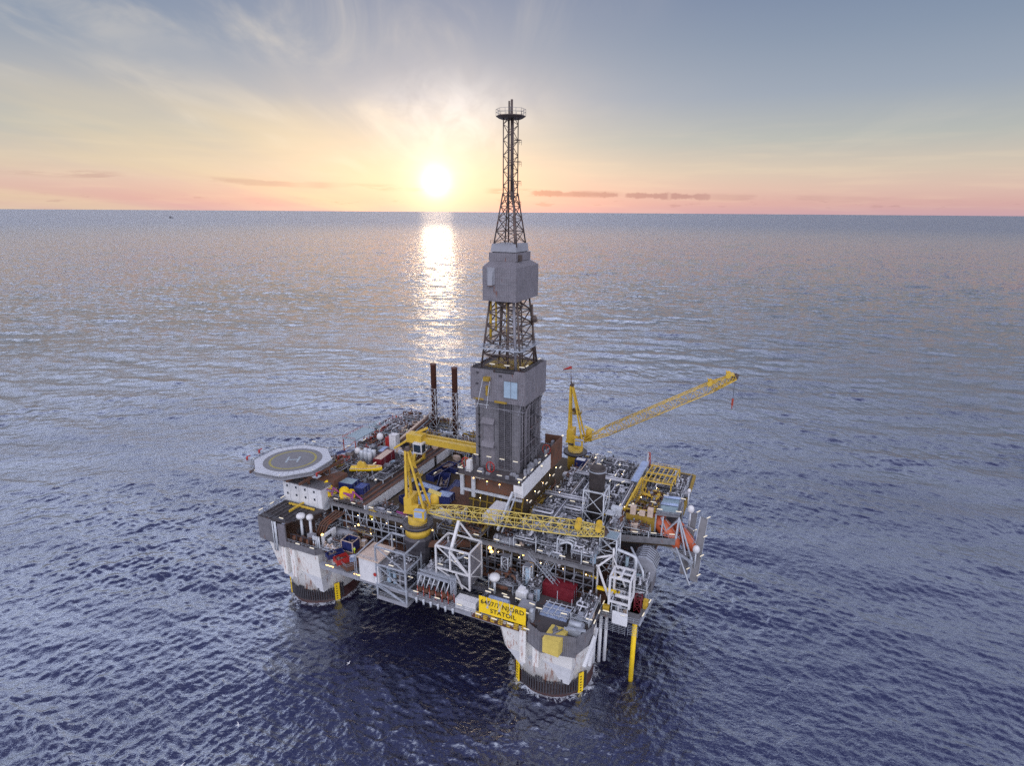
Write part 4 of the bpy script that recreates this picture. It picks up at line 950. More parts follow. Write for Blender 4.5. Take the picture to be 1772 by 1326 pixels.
crane('yellow pedestal crane on the near edge with its lattice boom lying level over the pipework', -21.8, -14.2, 30.5, 6.9, R(10.8), -.3, 47.5, rest=True)
crane('far yellow pedestal crane with its boom raised out over the sea and a red windsock', 2.5, 50, 28, 10.2, R(3), 31.2, 54.6, flag=True)
# base of the near crane
cb = thing('crane_foundation', 'grey tapered base carrying the near yellow crane', 'base', -21.8, -14.2, 20)
part('cone', MB().lathe(-21.8, -14.2, [(2.8, 20), (3.6, 26.5), (4.2, 29.8), (3.4, 30.5)], 12, smooth=False), 'pipe_dark', cb)
part('yellow_ring', MB().lathe(-21.8, -14.2, [(3.5, 30.5), (3.5, 32.6)], 20), 'yellow', cb)
part('tie_beam', MB().bar((-21.8, -16, 28), (-8, -9.6, 28), 1.0, 1.6).bar((-21.8, -11, 26), (-26, -6, 29), .8, 1.2), 'deck_brown', cb)

# yellow pipe-handling gantry crane over the pipe deck
gc = thing('gantry_crane', 'yellow gantry beam with a white cab over the far pipe deck', 'crane', -32, 22, 31.5)
part('bridge_beam', MB().box(-45, -17, 21, 22.8, 40.2, 42.2).box(-45, -17, 24.8, 26, 40.4, 41.8), 'yellow', gc)
mb = MB(); mb.bar((-46, 20, 31.6), (-44.6, 22, 42), .8); mb.bar((-46, 27, 31.6), (-44.6, 25, 42), .8); mb.bar((-46, 20, 32), (-46, 27, 32), .8, .8); mb.box(-48, -42, 19.6, 23, 40.4, 43.4); mb.bar((-48, 21, 42), (-42, 24, 45), .7); mb.bar((-52, 18, 38), (-45, 21, 43), .6); part('end_carriage', mb, 'yellow', gc)
mb = MB(); mb.box(-44.6, -41.2, 18.4, 21, 37.4, 41.2); part('cab', mb, 'white_clean', gc)
part('cab_window', MB().box(-44.3, -41.6, 18.3, 18.42, 38.0, 40.6).box(-41.22, -41.1, 18.7, 20.6, 38, 40.6), 'glass', gc)
mb = MB()
for k in range(9): mb.bar((-44+k*3, 26, 41.8), (-44+k*3, 26, 43), .1)
mb.bar((-44, 26, 43), (-18, 26, 43), .12)
for k in range(7): mb.bar((-28+k*1.6, 24, 31), (-28+k*1.6, 24, 40.4), .2)
part('gantry_railing', mb, 'galv', gc)
mb = MB(); mb.stairs((-19.4, 20.5, 34), (-17.6, 20.5, 41), 1.4, (0, 1, 0)); part('stair', mb, 'white', gc)
part('hose_drum', MB().tube((-17.8, 19.6, 39.6), (-17.8, 20.8, 39.6), 1.5, 14), 'red', gc)

# ------------------------------------------------------------------ tall exhaust chimneys at the back
for lab, u, v in (('left one of two tall brown exhaust pipes with a white lattice', -57.2, 53.0), ('right one of two tall brown exhaust pipes with a white lattice', -47.0, 51.6)):
    c = thing('exhaust_chimney', lab, 'chimney', u, v, 31.5, group='tall brown exhaust pipes')
    part('flue', MB().lathe(u, v, [(1.12, 30), (1.12, 58.5), (1.22, 58.6), (1.22, 59.2)], 16), 'chimney', c)
    mb = MB(); mb.lattice([(u-1.3, v-2.6, 30), (u+2.4, v-2.6, 30), (u+2.4, v+1.5, 30), (u-1.3, v+1.5, 30)], [(u-1.0, v-2.0, 49.5), (u+1.6, v-2.0, 49.5), (u+1.6, v+1.4, 49.5), (u-1, v+1.4, 49.5)], 5, .1, .06, True); part('support_lattice', mb, 'steelwhite', c)
    mb = MB(); mb.rail([(u-2.4, v-2.8, 39.5), (u+2.4, v-2.8, 39.5), (u+2.4, v+2, 39.5)], 1.1, 1.4); mb.tube((u+3.6, v, 31), (u+3.6, v, 49), .07, 5); mb.tube((u-3.2, v-1, 31), (u-3.2, v-1, 44), .07, 5); part('service_railing', mb, 'galv', c)

# ------------------------------------------------------------------ process plant
def skid(label, u0, u1, v0, v1, z0, h, seed, mats=('pipe', 'pipe_pale', 'pipe_dark'), n=16, rr=(.1, .34), frame='galv', vessels=1, lev=1, name='process_skid', big=0):
    g = random.Random(seed); t_ = thing(name, label, 'pipework', (u0+u1)/2, (v0+v1)/2, z0, group='pipework modules on the process deck')
    if frame == 'galv' and seed % 2: frame = 'steelwhite'
    mb = MB(); nu = max(1, int((u1-u0)/4)); nv = max(1, int((v1-v0)/4))
    for i in range(nu+1):
        for j in range(nv+1):
            if g.random() < .8: mb.bar((u0+(u1-u0)*i/nu, v0+(v1-v0)*j/nv, z0), (u0+(u1-u0)*i/nu, v0+(v1-v0)*j/nv, z0+h*(1 if g.random() < .6 else .6)), .24)
    for zz in ([h*.55, h] if lev > 1 else [h*.6]):
        for i in range(nu+1): mb.bar((u0+(u1-u0)*i/nu, v0, z0+zz), (u0+(u1-u0)*i/nu, v1, z0+zz), .2)
        for j in range(nv+1): mb.bar((u0, v0+(v1-v0)*j/nv, z0+zz), (u1, v0+(v1-v0)*j/nv, z0+zz), .2)
    part('support_frame', mb, frame, t_)
    for mi, mt in enumerate(mats):
        for half in range(2):
            mb = MB()
            for k in range(int(n*.85)):
                r_ = g.uniform(rr[0]*.7, rr[1]*.72)*(1.0 if g.random() < .85 else 1.8); al = g.random() < .5
                z = z0+g.uniform(.5, h); q = [g.uniform(u0, u1), g.uniform(v0, v1), z]; pts = [tuple(q)]
                for s_ in range(g.randint(2, 5)):
                    ax = g.choice((0, 1, 0, 1, 2)) if s_ % 2 else (0 if al else 1)
                    q = list(q)
                    if ax == 0: q[0] = g.uniform(u0, u1)
                    elif ax == 1: q[1] = g.uniform(v0, v1)
                    else: q[2] = z0+g.uniform(.3, h+.6)
                    if (Vector(q)-Vector(pts[-1])).length > r_*5: pts.append(tuple(q))
                if len(pts) > 1: mb.path(pts, r_, 7)
                if len(pts) > 1 and g.random() < .7:
                    a, b = Vector(pts[0]), Vector(pts[1]); m_ = a.lerp(b, g.uniform(.3, .7)); d = (b-a).normalized()
                    mb.tube(m_-d*.09, m_+d*.09, r_*1.75, 8); mb.tube(m_+d*.5, m_+d*.6, r_*1.6, 8)
                    hz = r_+g.uniform(.4, .9); mb.tube(m_, m_+Vector((0, 0, hz)), .07, 6); mb.tube(m_+Vector((0, 0, hz)), m_+Vector((0, 0, hz+.08)), .32, 8)
                    if g.random() < .35: mb.ball(tuple(m_+Vector((0, 0, hz+.25))), .28, 8, 5)
            if mb.v: part('piping', mb, mt, t_)
    for k in range(n//2):
        u, v = g.uniform(u0+.3, u1-.8), g.uniform(v0+.3, v1-.8); hh = g.uniform(.6, h*.8); a, b = g.uniform(.4, 1.5), g.uniform(.4, 1.3)
        mb = MB(); mb.box(u, u+a, v, v+b, z0, z0+hh); mb.box(u-.05, u+a+.05, v-.05, v+b+.05, z0+hh, z0+hh+.08)
        part('cabinet', mb, g.choice(('grey_mid', 'pipe_dark', 'galv', 'beige', 'bluegrey')), t_)
    for k in range(vessels):
        r_ = g.uniform(.8, 1.3); L = min(max(u1-u0, v1-v0)*.7, 7)
        mb = MB()
        if g.random() < .5:
            u, v = g.uniform(u0+r_, max(u0+r_+.1, u1-r_)), g.uniform(v0+r_, max(v0+r_+.1, v1-r_)); mb.lathe(u, v, [(r_*.9, z0+.4), (r_, z0+.8), (r_, z0+h*.9), (r_*.8, z0+h), (.2, z0+h*1.08)], 16)
        else:
            u, v = (u0+u1)/2, g.uniform(v0+r_, max(v0+r_+.1, v1-r_)); mb.tube((u-L/2, v, z0+h*.55), (u+L/2, v, z0+h*.55), r_, 16); mb.tube((u-L/2-.35, v, z0+h*.55), (u-L/2, v, z0+h*.55), r_*.6, 16, r_); mb.tube((u+L/2, v, z0+h*.55), (u+L/2+.35, v, z0+h*.55), r_, 16, r_*.6)
        part('vessel', mb, g.choice(('pipe_pale', 'grey_mid', 'pipe')), t_)
    mb = MB(); mb.rail([(u0, v0, z0+h*.6), (u1, v0, z0+h*.6), (u1, v1, z0+h*.6)], 1.1, 1.6, .04); part('railing', mb, 'galv' if frame != 'yellow' else 'yellow', t_)
    return t_
PZ = 30
skid('grey pipe bundle on the process deck just right of the white catwalk cover', 4.6, 11, -8.6, -1, PZ, 4.4, 1, n=18)
skid('grey pipe bundle under the level crane boom left of the curved pipes', 11.4, 17.2, -8.4, -1, PZ, 4.2, 2, n=18)
skid('looped pipework right below the near end of the white drill floor wall', 4.8, 11.5, -.4, 6.4, PZ, 4.6, 3, n=18, rr=(.16, .36))
skid('dense pipework between the drill floor corner and the exhaust stack', 12, 18.2, -.4, 6.4, PZ, 4.8, 4, n=20)
skid('pipework with small tanks beside the middle of the white drill floor wall', 5.2, 11.5, 7, 14, PZ, 4.2, 5, n=18)
skid('dark pipework directly left of the exhaust stack', 12, 18.4, 7.2, 14, PZ, 4.6, 6, n=20)
skid('pipework beside the far end of the white drill floor wall', 5.2, 11.6, 14.6, 22, PZ, 3.8, 7, n=18)
skid('pipework left behind the exhaust stack', 12.2, 18.6, 14.6, 22, PZ, 4.2, 8, n=18)
skid('pipework straight behind the exhaust stack', 19.4, 26, 16, 24, PZ, 4.6, 9, n=20)
skid('pipework between the drill floor and the foot of the second crane', 7, 13, 22.8, 31, PZ, 3.6, 10, n=16)
skid('pipework with tall vessel in the middle of the far process deck', 13.6, 20, 23, 32, PZ, 4.0, 11, n=18)
skid('pipework left of the yellow stair at the back', 20.6, 27, 25, 33, PZ, 4.0, 12, n=18)
skid('pipework in the farthest row nearest the second crane', 9, 15.6, 34, 42, PZ, 3.6, 13, n=14)
skid('pipework in the farthest row straight behind the stack', 16.2, 23, 34, 44, PZ, 3.6, 14, n=16)
skid('pipework at the far rail left of the yellow frame', 23.4, 29, 34, 46, PZ, 4.0, 15, n=16)
skid('low pipework by the olive edge beam at the very back', 12, 24, 47, 55, PZ, 2.8, 16, n=14)
skid('low pipework at the far right corner of the deck', 26, 38, 48, 55, PZ, 2.8, 17, n=14)
skid('brown and yellow pipework around the yellow stair', 27.6, 33.6, 15.5, 24, PZ, 3.6, 18, mats=('pipe', 'deck_brown', 'olive'), frame='olive', n=16)
skid('brown and yellow pipework behind the beige boxes', 34, 38.4, 18, 26, PZ, 3.6, 19, mats=('pipe', 'deck_brown', 'yellow'), frame='olive', n=14)
skid('pipework inside the yellow frame at the far right', 31, 40.5, 34.5, 43, PZ, 4.2, 20, mats=('pipe', 'pipe_dark', 'pipe_pale'), n=16)
skid('pipework right of the exhaust stack and left of the olive wall', 25.4, 29.6, 7.2, 14.6, PZ, 4.2, 21, mats=('pipe', 'pipe_pale', 'deck_brown'), n=16)
skid('upright pump group in front of the curved pipes', 12, 18.6, -9.2, -6.2, PZ-3, 6, 22, n=12)
skid('low pipework at the right edge of the deck beside the lifeboat roof', 37.6, 42, 26, 33, PZ, 4.2, 23, n=14)
skid('pipework on the lower deck between the grey vent housing and the open white cage', 29.6, 35.4, -5, 4, ZL, 8.0, 24, n=20, lev=2)
skid('pipework on the lower deck below the grey vent housing', 35.6, 39.6, -4, 4, ZL, 6.0, 25, n=12)
skid('pipework behind the small dome on the near column deck', .6, 7.6, -15.6, -10.6, ZL+.2, 4.4, 26, mats=('pipe', 'deck_brown', 'pipe_dark'), n=16, rr=(.1, .5))
skid('pipework between the two little lattice towers', 5, 9.6, -14.8, -10.4, ZL+.2, 3.4, 27, n=10)
skid('machinery left of the maroon container', 10.6, 14.2, -15.6, -8.6, ZL+.2, 3.6, 28, n=12)
skid('grey and silver machinery at the right edge of the near column deck', 24.6, 29.2, -19.4, -9.6, ZL+.2, 2.8, 29, n=12, vessels=0)
skid('pipework low between the grey cage tower and the white cage tower', -17.6, -12.2, -21, -11, ZL-1, 4.4, 30, n=14)
skid('pipework behind the hose reels', -12, -4, -15.4, -10.2, ZL, 4.6, 31, n=12)
skid('dark equipment along the near edge between crane and white duct', -19, -12.8, -8.8, .4, ZP, 3.4, 32, mats=('pipe_dark', 'olive', 'pipe'), n=12)
skid('equipment on the pipe deck just left of the crane mast', -30.5, -25.5, -8.6, -2, ZP, 2.8, 33, mats=('pipe_dark', 'magenta', 'pipe'), n=10)
skid('machinery along the front rail by the yellow drums', -42, -36, -8.8, -3, ZP, 2.6, 34, mats=('pipe_dark', 'pipe', 'deck_brown'), n=10)
skid('pipework on the left column top below its roof', -60, -53.4, -13, -6, ZL, 5.5, 35, mats=('deck_brown', 'pipe_dark', 'pipe'), n=16, rr=(.14, .4))
skid('pipework and gear under the truss behind the blue container', -50, -40, -10.6, -9.4, ZL, 4.5, 36, mats=('deck_brown', 'pipe_dark', 'olive'), n=10, vessels=0)
# rear left utilities
skid('crowded pipework at the far left corner of the platform', -73, -66, 36, 50, ZA, 4.4, 41, mats=('pipe', 'deck_brown', 'pipe_pale'), n=18)
skid('crowded pipework near the far left corner next to the long brown pipes', -65.4, -60.5, 38, 50, ZA, 4.6, 42, mats=('pipe', 'deck_brown', 'beige'), n=18)
skid('pipework behind the white domes', -72, -66, 22.5, 35, ZA, 3.4, 43, mats=('deck_brown', 'pipe_dark', 'reel_red'), n=14)
skid('pipework left of the dark red container', -73, -66.5, 6, 13, ZA, 2.8, 44, mats=('deck_brown', 'pipe_dark', 'reel_red'), n=12)
skid('brown gear between the red container and the gantry cab', -54, -49.5, 24, 36, ZA, 3.0, 45, mats=('deck_brown', 'olive', 'pipe_dark'), n=14)
skid('machinery around the foot of the brown exhaust pipes', -60, -47, 53.5, 57, ZA, 4.0, 46, mats=('deck_brown', 'olive', 'pipe'), n=14)
skid('machinery right of the brown exhaust pipes', -44, -30, 48, 55, ZP, 5.5, 47, mats=('deck_brown', 'olive', 'pipe'), n=16)
skid('machinery at the far edge left of the derrick', -30, -18, 46, 54, ZP, 5.0, 48, mats=('pipe_dark', 'olive', 'pipe'), n=14)
skid('dark pipe bundle beside the yellow boat', -51, -47.5, 5, 20, ZA, 1.9, 49, mats=('pipe_dark', 'pipe', 'pipe_dark'), n=16, vessels=0)
skid('gear below the gantry beam on the far pipe deck', -42, -36, 40, 47, ZP, 3.6, 50, mats=('olive', 'deck_brown', 'pipe'), n=10)

skid('dark gear in the gap below the long white drill floor wall', 2.4, 4.6, 1, 29, PZ-2, 4.6, 61, mats=('deck_brown', 'olive', 'pipe'), n=22, rr=(.1, .25), vessels=0)
skid('dark gear on the low deck under the white catwalk cover', -12, -5.2, -8.8, 0, ZP, 4.2, 62, mats=('pipe_dark', 'olive', 'deck_brown'), n=18)
skid('dark gear on the low deck right of the white catwalk cover', -.2, 3.6, -8.8, 0, ZP, 4.4, 63, mats=('pipe_dark', 'pipe', 'deck_brown'), n=16)
skid('brown and yellow gear in front of the yellow gantry frame', 31, 37.2, 26.6, 32.6, PZ, 4.2, 64, mats=('deck_brown', 'yellow', 'pipe'), frame='olive', n=18)
skid('grey gear at the right rail below the yellow gantry frame', 38.2, 42.2, 34, 47, PZ, 3.8, 65, mats=('pipe', 'pipe_dark', 'pipe_pale'), n=18)
skid('brown gear directly left of the yellow stair', 27, 29.6, 25, 33, PZ, 3.6, 66, mats=('deck_brown', 'yellow', 'pipe_dark'), frame='olive', n=14)
skid('pipework at the far deck edge right of the second crane', 7, 12, 47, 55, PZ, 3.0, 67, n=12)
skid('pipework on the far deck between the second crane and the drill floor', 4.6, 8.6, 32, 41, PZ, 3.2, 68, mats=('deck_brown', 'pipe', 'pipe_pale'), n=14)
skid('gear in front of the olive wall beside the single beige box', 29, 36.6, 10.8, 13.2, PZ, 3.0, 69, mats=('pipe', 'deck_brown', 'pipe_dark'), n=12, vessels=0)
skid('pipe gear on the near edge of the process deck right of the curved pipes', 20.6, 26.6, -8.6, -1.6, PZ, 4.2, 70, n=18)
skid('pipe gear between the crane boom tip and the exhaust stack', 19, 26.6, -.6, 5.8, PZ, 4.6, 71, n=20)
skid('tall cluttered scaffold at the extreme left rear corner', -73, -62, 51, 56, ZA, 5.6, 72, mats=('pipe', 'deck_brown', 'pipe_pale'), n=22)
skid('clutter along the left rear edge under the second flat roof', -74, -70, 34, 50, ZA, 5.4, 73, mats=('pipe', 'reel_red', 'pipe_pale'), n=18)
skid('gear in the middle of the raised deck left of the long white wall', -57, -49, 37, 47, ZA, 2.6, 74, mats=('deck_brown', 'olive', 'pipe'), n=18)
skid('pipe racks just left of the long white wall near the boat', -51.4, -48.8, 21, 34, ZA, 1.6, 75, mats=('pipe_dark', 'pipe', 'deck_brown'), n=14, vessels=0)
def rack(lab, pts0, step, n, r_, mat, sup):
    t_ = thing('pipe_rack', lab, 'pipe rack', *pts0[0], group='racks of parallel pipes'); mb = MB()
    for k in range(n): part('pipe', MB().path([(a+step[0]*k, b+step[1]*k, c+step[2]*k) for a, b, c in pts0], r_*(1.3 if k % 3 == 1 else 1), 8), mat if k % 2 else 'pipe', t_)
    a, b = Vector(pts0[0]), Vector(pts0[-1])
    for k in range(sup):
        q = a.lerp(b, (k+.5)/sup); e_ = q+Vector(step)*(n-1); mb.bar((q.x, q.y, q.z-.3), (e_.x, e_.y, e_.z-.3), .2)
        for g_ in (q, e_): mb.bar((g_.x, g_.y, 30), (g_.x, g_.y, g_.z-.3), .2)
    part('support_frame', mb, 'galv', t_)
rack('rack of long parallel pipes running left from the exhaust stack', [(4.8, 13.6, 35.2), (18.4, 13.6, 35.2)], (0, .75, 0), 4, .26, 'pipe_pale', 4)
rack('rack of long parallel pipes close to the drill floor wall', [(11.4, -6, 35), (11.4, 30, 34.6)], (.55, 0, 0), 3, .18, 'pipe_pale', 7)
rack('rack of long parallel pipes far behind the exhaust stack', [(8, 32.6, 34.4), (27, 32.6, 34.4)], (0, .7, 0), 4, .22, 'pipe_pale', 5)
rack('rack of pipes running away right of the exhaust stack', [(26.6, 9, 34.6), (26.6, 40, 34.4)], (.6, 0, 0), 3, .2, 'pipe_pale', 7)
rack('three looped pale pipes near the drill floor corner', [(5.4, 3.4, 36), (11, 3.4, 36), (11, 5.2, 36), (5.8, 5.2, 36)], (.3, -1.5, -.1), 3, .24, 'pipe_pale', 2)
rack('three looped pale pipes left of the exhaust stack', [(12.6, 9.0, 35.8), (17.8, 9.0, 35.8), (17.8, 10.6, 35.8), (13, 10.6, 35.8)], (.3, -1.6, -.1), 3, .22, 'pipe_pale', 2)
rack('two looped pale pipes under the crane boom', [(12.6, -2.8, 35.4), (18, -2.8, 35.4), (18, -4.4, 35.4), (13, -4.4, 35.4)], (0, -1.4, .1), 2, .24, 'steelwhite', 2)
rack('thin beige and grey pipes at the foot of the second crane', [(7.6, 34, 33.6), (7.6, 46, 33.8)], (1.1, 0, 0), 4, .14, 'beige', 3)  # beige alternates with the grey pipe paint
rack('row of dark pipes lying beside the rails of the long white wall', [(-52.4, 4, 32.6), (-52.4, 21, 32.6)], (.62, 0, 0), 6, .24, 'pipe_dark', 4)
rack('row of dark drill pipes stored farther along the raised deck', [(-56, 36, 32.8), (-54.8, 47, 32.8)], (.6, 0, 0), 6, .2, 'pipe_dark', 3)
rack('row of brown pipes stored across the pipe deck', [(-41, 30, 29.4), (-30, 41, 29.4)], (.45, -.45, 0), 6, .18, 'deck_brown', 3)
rack('row of grey pipes on the pipe deck near the drill floor', [(-27, 24, 29.4), (-20, 40, 29.4)], (.6, -.2, 0), 7, .18, 'pipe_pale', 3)
skid('low gear on the raised deck around the yellow boat', -57, -53.6, 1.6, 5.4, ZA, 2.0, 81, mats=('pipe_dark', 'pipe', 'deck_brown'), n=12, vessels=0)
skid('low gear between the yellow boat and the silver tanks', -66, -59.6, 9, 13.6, ZA, 2.2, 82, mats=('pipe_dark', 'pipe', 'deck_brown'), n=14, vessels=0)
skid('low gear under the helideck edge left of the boat', -72, -64, 3, 8, ZA, 2.6, 83, mats=('deck_brown', 'pipe', 'olive'), n=14, vessels=0)
skid('machinery between the pipe baskets and the drill floor', -22, -17.6, 14, 30, ZP, 3.0, 84, mats=('pipe_dark', 'pipe', 'deck_brown'), n=18, vessels=0)
skid('machinery at the far end of the pipe deck under the gantry beam', -34, -20, 30, 37, ZP, 3.4, 85, mats=('olive', 'deck_brown', 'yellow'), n=16)
skid('rusty gear on the brown deck behind the red skip', -50.5, -47, -17.6, -13.6, ZL, 2.6, 86, mats=('deck_brown', 'pipe', 'pipe_dark'), n=12, vessels=0)
skid('jumble of small pipes on the brown deck left of the blue container', -52, -47.4, -20, -14, ZL, 1.3, 87, mats=('pipe_pale', 'beige', 'pipe'), n=12, vessels=0)
# six curved pipes
cp = thing('curved_pipe_row', 'row of six silver curved pipes just under the crane boom', 'pipes', 20, -4, 31)
for k in range(6):
    o_ = Vector((20.2-k*.1, -1.4-k*1.3, 0)); part('curved_pipe', MB().path([(o_.x+.9, o_.y+.4, 30), (o_.x+.9, o_.y+.4, 34.2), (o_.x-.6, o_.y, 34.6), (o_.x-3.4, o_.y, 33.0), (o_.x-4.2, o_.y, 32.6), (o_.x-4.4, o_.y, 30)], .3, 10), 'steelwhite', cp)
part('pipe_frame', MB().bar((17.0, -9, 30), (17.0, -9, 35.6), .25).bar((17, -2, 30), (17, -2, 35.6), .25).bar((17, -9, 35.6), (17, -2, 35.6), .25).bar((23.6, -9, 30), (23.6, -9, 34), .25).bar((17, -9, 35.6), (19, -9, 35.6), .2), 'steelwhite', cp)
# big exhaust stack in its white frame
ex = thing('exhaust_stack', 'fat dark exhaust stack with open top standing in a white frame', 'stack', 21.6, 10, 30)
part('stack_pipe', MB().lathe(21.4, 10.6, [(1.9, 29), (1.9, 41.6), (2.25, 41.8), (2.25, 47.6), (2.4, 47.9), (2.4, 48.1), (2.1, 48.1), (2.0, 43), (.1, 42.9)], 28), 'exhaust', ex)
part('rim', ring(2.26, 2.5, 47.3, 47.6, 32, 21.4, 10.6), 'galv', ex)
mb = MB(); lo = cor((21.5, 10.2), (3.0, 3.0), 29.9); hi = cor((21.5, 10.2), (2.9, 2.9), 42.2); mb.lattice(lo, hi, 2, .17, .09, True)
for a, b in zip(hi, hi[1:]+hi[:1]): mb.bar(a, b, .35)
part('frame', mb, 'steelwhite', ex)
mb = MB(); mb.box(24.8, 27.2, 8.4, 11, 35.6, 35.9); mb.rail([(24.8, 8.4, 35.9), (27.2, 8.4, 35.9), (27.2, 11, 35.9)], 1.1, 1.2); mb.bar((27, 8.6, 30), (27, 8.6, 35.6), .2); mb.prism([(26.8, 11), (28.2, 11), (28.2, 12.4), (26.8, 12.4)], 33, 36.6, [(25.6, 11), (28.6, 11), (28.6, 13), (25.6, 13)]); part('side_platform', mb, 'steelwhite', ex)
# white struts and frames in front
wf = thing('bracing_frame', 'white triangular steel frame with thick diagonal legs right of the maroon container', 'frame', 26, -7, 22)
mb = MB(); A = Vector((24.2, -6.3, 30)); B = Vector((27.6, -7.6, 29.6))
mb.tube(A, B, .3); mb.tube(B, (31.6, -9.2, 21.4), .34); mb.tube(B, (27.6, -7.6, 21), .3); mb.tube(B, (30.4, -3.2, 31), .3); mb.tube(A, (30.4, -3.2, 31), .3); mb.tube((30.4, -3.2, 22), (30.4, -3.2, 33), .26); mb.tube(A, (26, -8.8, 26.8), .22); mb.tube((30.4, -3.2, 30.4), (34.6, -6.2, 24.6), .24)
part('strut', mb, 'white_clean', wf)
mb = MB(); mb.box(27.8, 33.8, -8.6, -7.9, 23.6, 24.3); mb.bar((23, -8.4, 27.4), (27.6, -8.4, 26.8), .4, .5); mb.box(31.4, 31.8, -6.4, -6, 27, 30); part('yellow_beam', mb, 'yellow_bright', wf)
ft = thing('lattice_frame_tower', 'grey lattice bracing tower behind the white triangular frame', 'frame', 29, -.6, 26)
mb = MB(); mb.lattice(cor((28.6, -.4), (2.4, 2.2), 24), cor((28.6, -.4), (2.2, 2.0), 35), 3, .2, .1, True); mb.path([(30.8, 1.8, 30), (30.8, -2.2, 32.4), (36.2, -2.6, 31.6), (36.2, -3.4, 26.6)], .42); mb.path([(33.6, 3, 30.6), (38.2, -3.0, 28.2), (38.4, -3.2, 26)], .3); part('lattice', mb, 'steelwhite', ft)
part('top_panel', MB().prism([(26.8, -2), (30.8, -2), (30.8, 1.4), (26.8, 1.4)], 34.6, 35), 'teal', ft)
lad = thing('lattice_ramp', 'grey sloping lattice stair between the little towers and the maroon container', 'stair', 15, -7, 24)
mb = MB(); mb.stairs((9.6, -9.8, 29.8), (18.6, -11, 22.6), 1.4, (0, 1, 0)); mb.lattice(cor((13.5, -9.2), (1.2, .8), 24), cor((16.8, -8.6), (1.2, .8), 31.6), 3, .12, .07, True); part('stair_flight', mb, 'galv', lad)
part('landing_hood', MB().prism([(8.2, -10.8), (12, -10.8), (12, -9.4), (8.2, -9.4)], 28.2, 30.4, [(9, -10), (11.4, -10), (11.4, -9.4), (9, -9.4)]), 'grey_wall_dark', lad)

def cage(name, label, u0, u1, v0, v1, z0, z1, mat, lv, panels=(), diag=True, w=.34):
    t_ = thing(name, label, 'frame', (u0+u1)/2, (v0+v1)/2, z0)
    mb = MB(); cs = [(u0, v0), (u1, v0), (u1, v1), (u0, v1)]
    for (a, b) in cs: mb.bar((a, b, z0), (a, b, z1), w)
    for z in lv+[z1]:
        for k in range(4): mb.bar((*cs[k], z), (*cs[(k+1) % 4], z), w*.9)
    part('frame', mb, mat, t_)
    mb = MB()
    if diag:
        zs = [z0]+lv+[z1]
        for a, b in zip(zs[:-1], zs[1:]):
            for k in (0, 1): 
                c_, d = cs[k], cs[(k+1) % 4]; 
                mb.bar((*c_, b), (*d, a), w*.6)
    part('diagonals', mb, mat, t_)
    return t_
# white cage tower
wt = cage('cage_tower', 'tall white square steel cage tower in front of the near deck edge', -12.9, -2.9, -19.6, -13, 21, 32, 'white_clean', [25.4], w=.42)
mb = MB(); mb.bar((-9.5, -13, 36.5), (-8.6, -19.6, 30.4), .7, .9); mb.bar((-8.6, -19.6, 31.8), (-8.6, -19.6, 25.4), .4); mb.bar((-8.6, -19.6, 31), (-3.2, -19.7, 25.6), .5); mb.bar((-9.2, -13, 36), (-5.5, -12.9, 32), .35); mb.bar((-7, -19.6, 25), (-5, -19.7, 21), .35)
part('main_brace', mb, 'white_clean', wt)
part('screen_panel', MB().box(-2.98, -2.9, -19.2, -13.2, 22, 31.6), 'grey_wall_dark', wt)
mb = MB()
for k in range(6): mb.bar((-12.6+k*.9, -19.3, 31.5), (-12.6+k*.9, -13.4, 31.5), .12)
mb.box(-12, -9.6, -17, -14.4, 27.6, 30.4); mb.box(-8, -4, -18.4, -14, 21.4, 24.8); mb.rail([(-12.7, -19.4, 25.5), (-8.8, -19.4, 25.5)], 1.1); part('equipment', mb, 'pipe', wt)
part('pipe_bend', MB().path([(-11, -18, 21), (-11, -18, 27), (-7, -18, 28.6), (-5.5, -15, 28.6), (-5.5, -14, 22)], .35).path([(-9.6, -17.6, 22), (-9.6, -16, 26.8), (-5, -16, 26.8)], .28), 'galv', wt)
skid('pipe gear inside the white cage tower', -12.2, -3.6, -18.8, -13.6, 21.2, 6.5, 37, n=12, frame='steelwhite', vessels=1)
# grey cage tower with white cabin
gt = cage('cage_tower', 'grey steel cage tower hanging over the water beside the white cabin', -29.0, -19.6, -24.2, -16.6, 14.8, 30, 'galv', [18.6, 24.6], w=.4)
mb = MB(); mb.box(-29, -19.6, -24.1, -16.7, 14.8, 15.1); mb.box(-28.8, -19.8, -24.0, -20, 24.4, 24.6); part('grating_floor', mb, 'grating', gt)
mb = MB(); mb.bar((-19.6, -16.6, 25), (-19.6, -12, 25), .3); mb.bar((-19.6, -16.6, 30), (-19.6, -12, 30), .3); mb.bar((-19.6, -12, 20), (-19.6, -12, 30), .35); part('side_bracing', mb, 'galv', gt)
mb = MB(); mb.rail([(-29, -24.3, 15.1), (-19.6, -24.3, 15.1), (-19.6, -17, 15.1)], 1.1); mb.bar((-29, -24.3, 18), (-20, -24.3, 14.9), .3); part('railing', mb, 'galv', gt)
part('skirt', MB().box(-29.2, -19.4, -24.5, -24.3, 13.9, 15.0).box(-19.5, -19.3, -24.3, -16.6, 13.9, 15), 'grey_mid', gt)
skid('pipe gear inside the grey cage tower', -28.2, -20.4, -23.4, -17.2, 18.8, 6.5, 38, n=16, vessels=1)
wc = thing('white_cabin', 'white flat-topped cabin with a tilted rusty roof left of the grey cage tower', 'cabin', -32, -20, 18)
part('body', MB().box(-34.8, -28.4, -24.2, -17, 18.2, 25.2), 'white_clean', wc)
part('roof', MB().box(-35.2, -28.0, -24.6, -16.6, 25.2, 25.5), 'beige', wc)
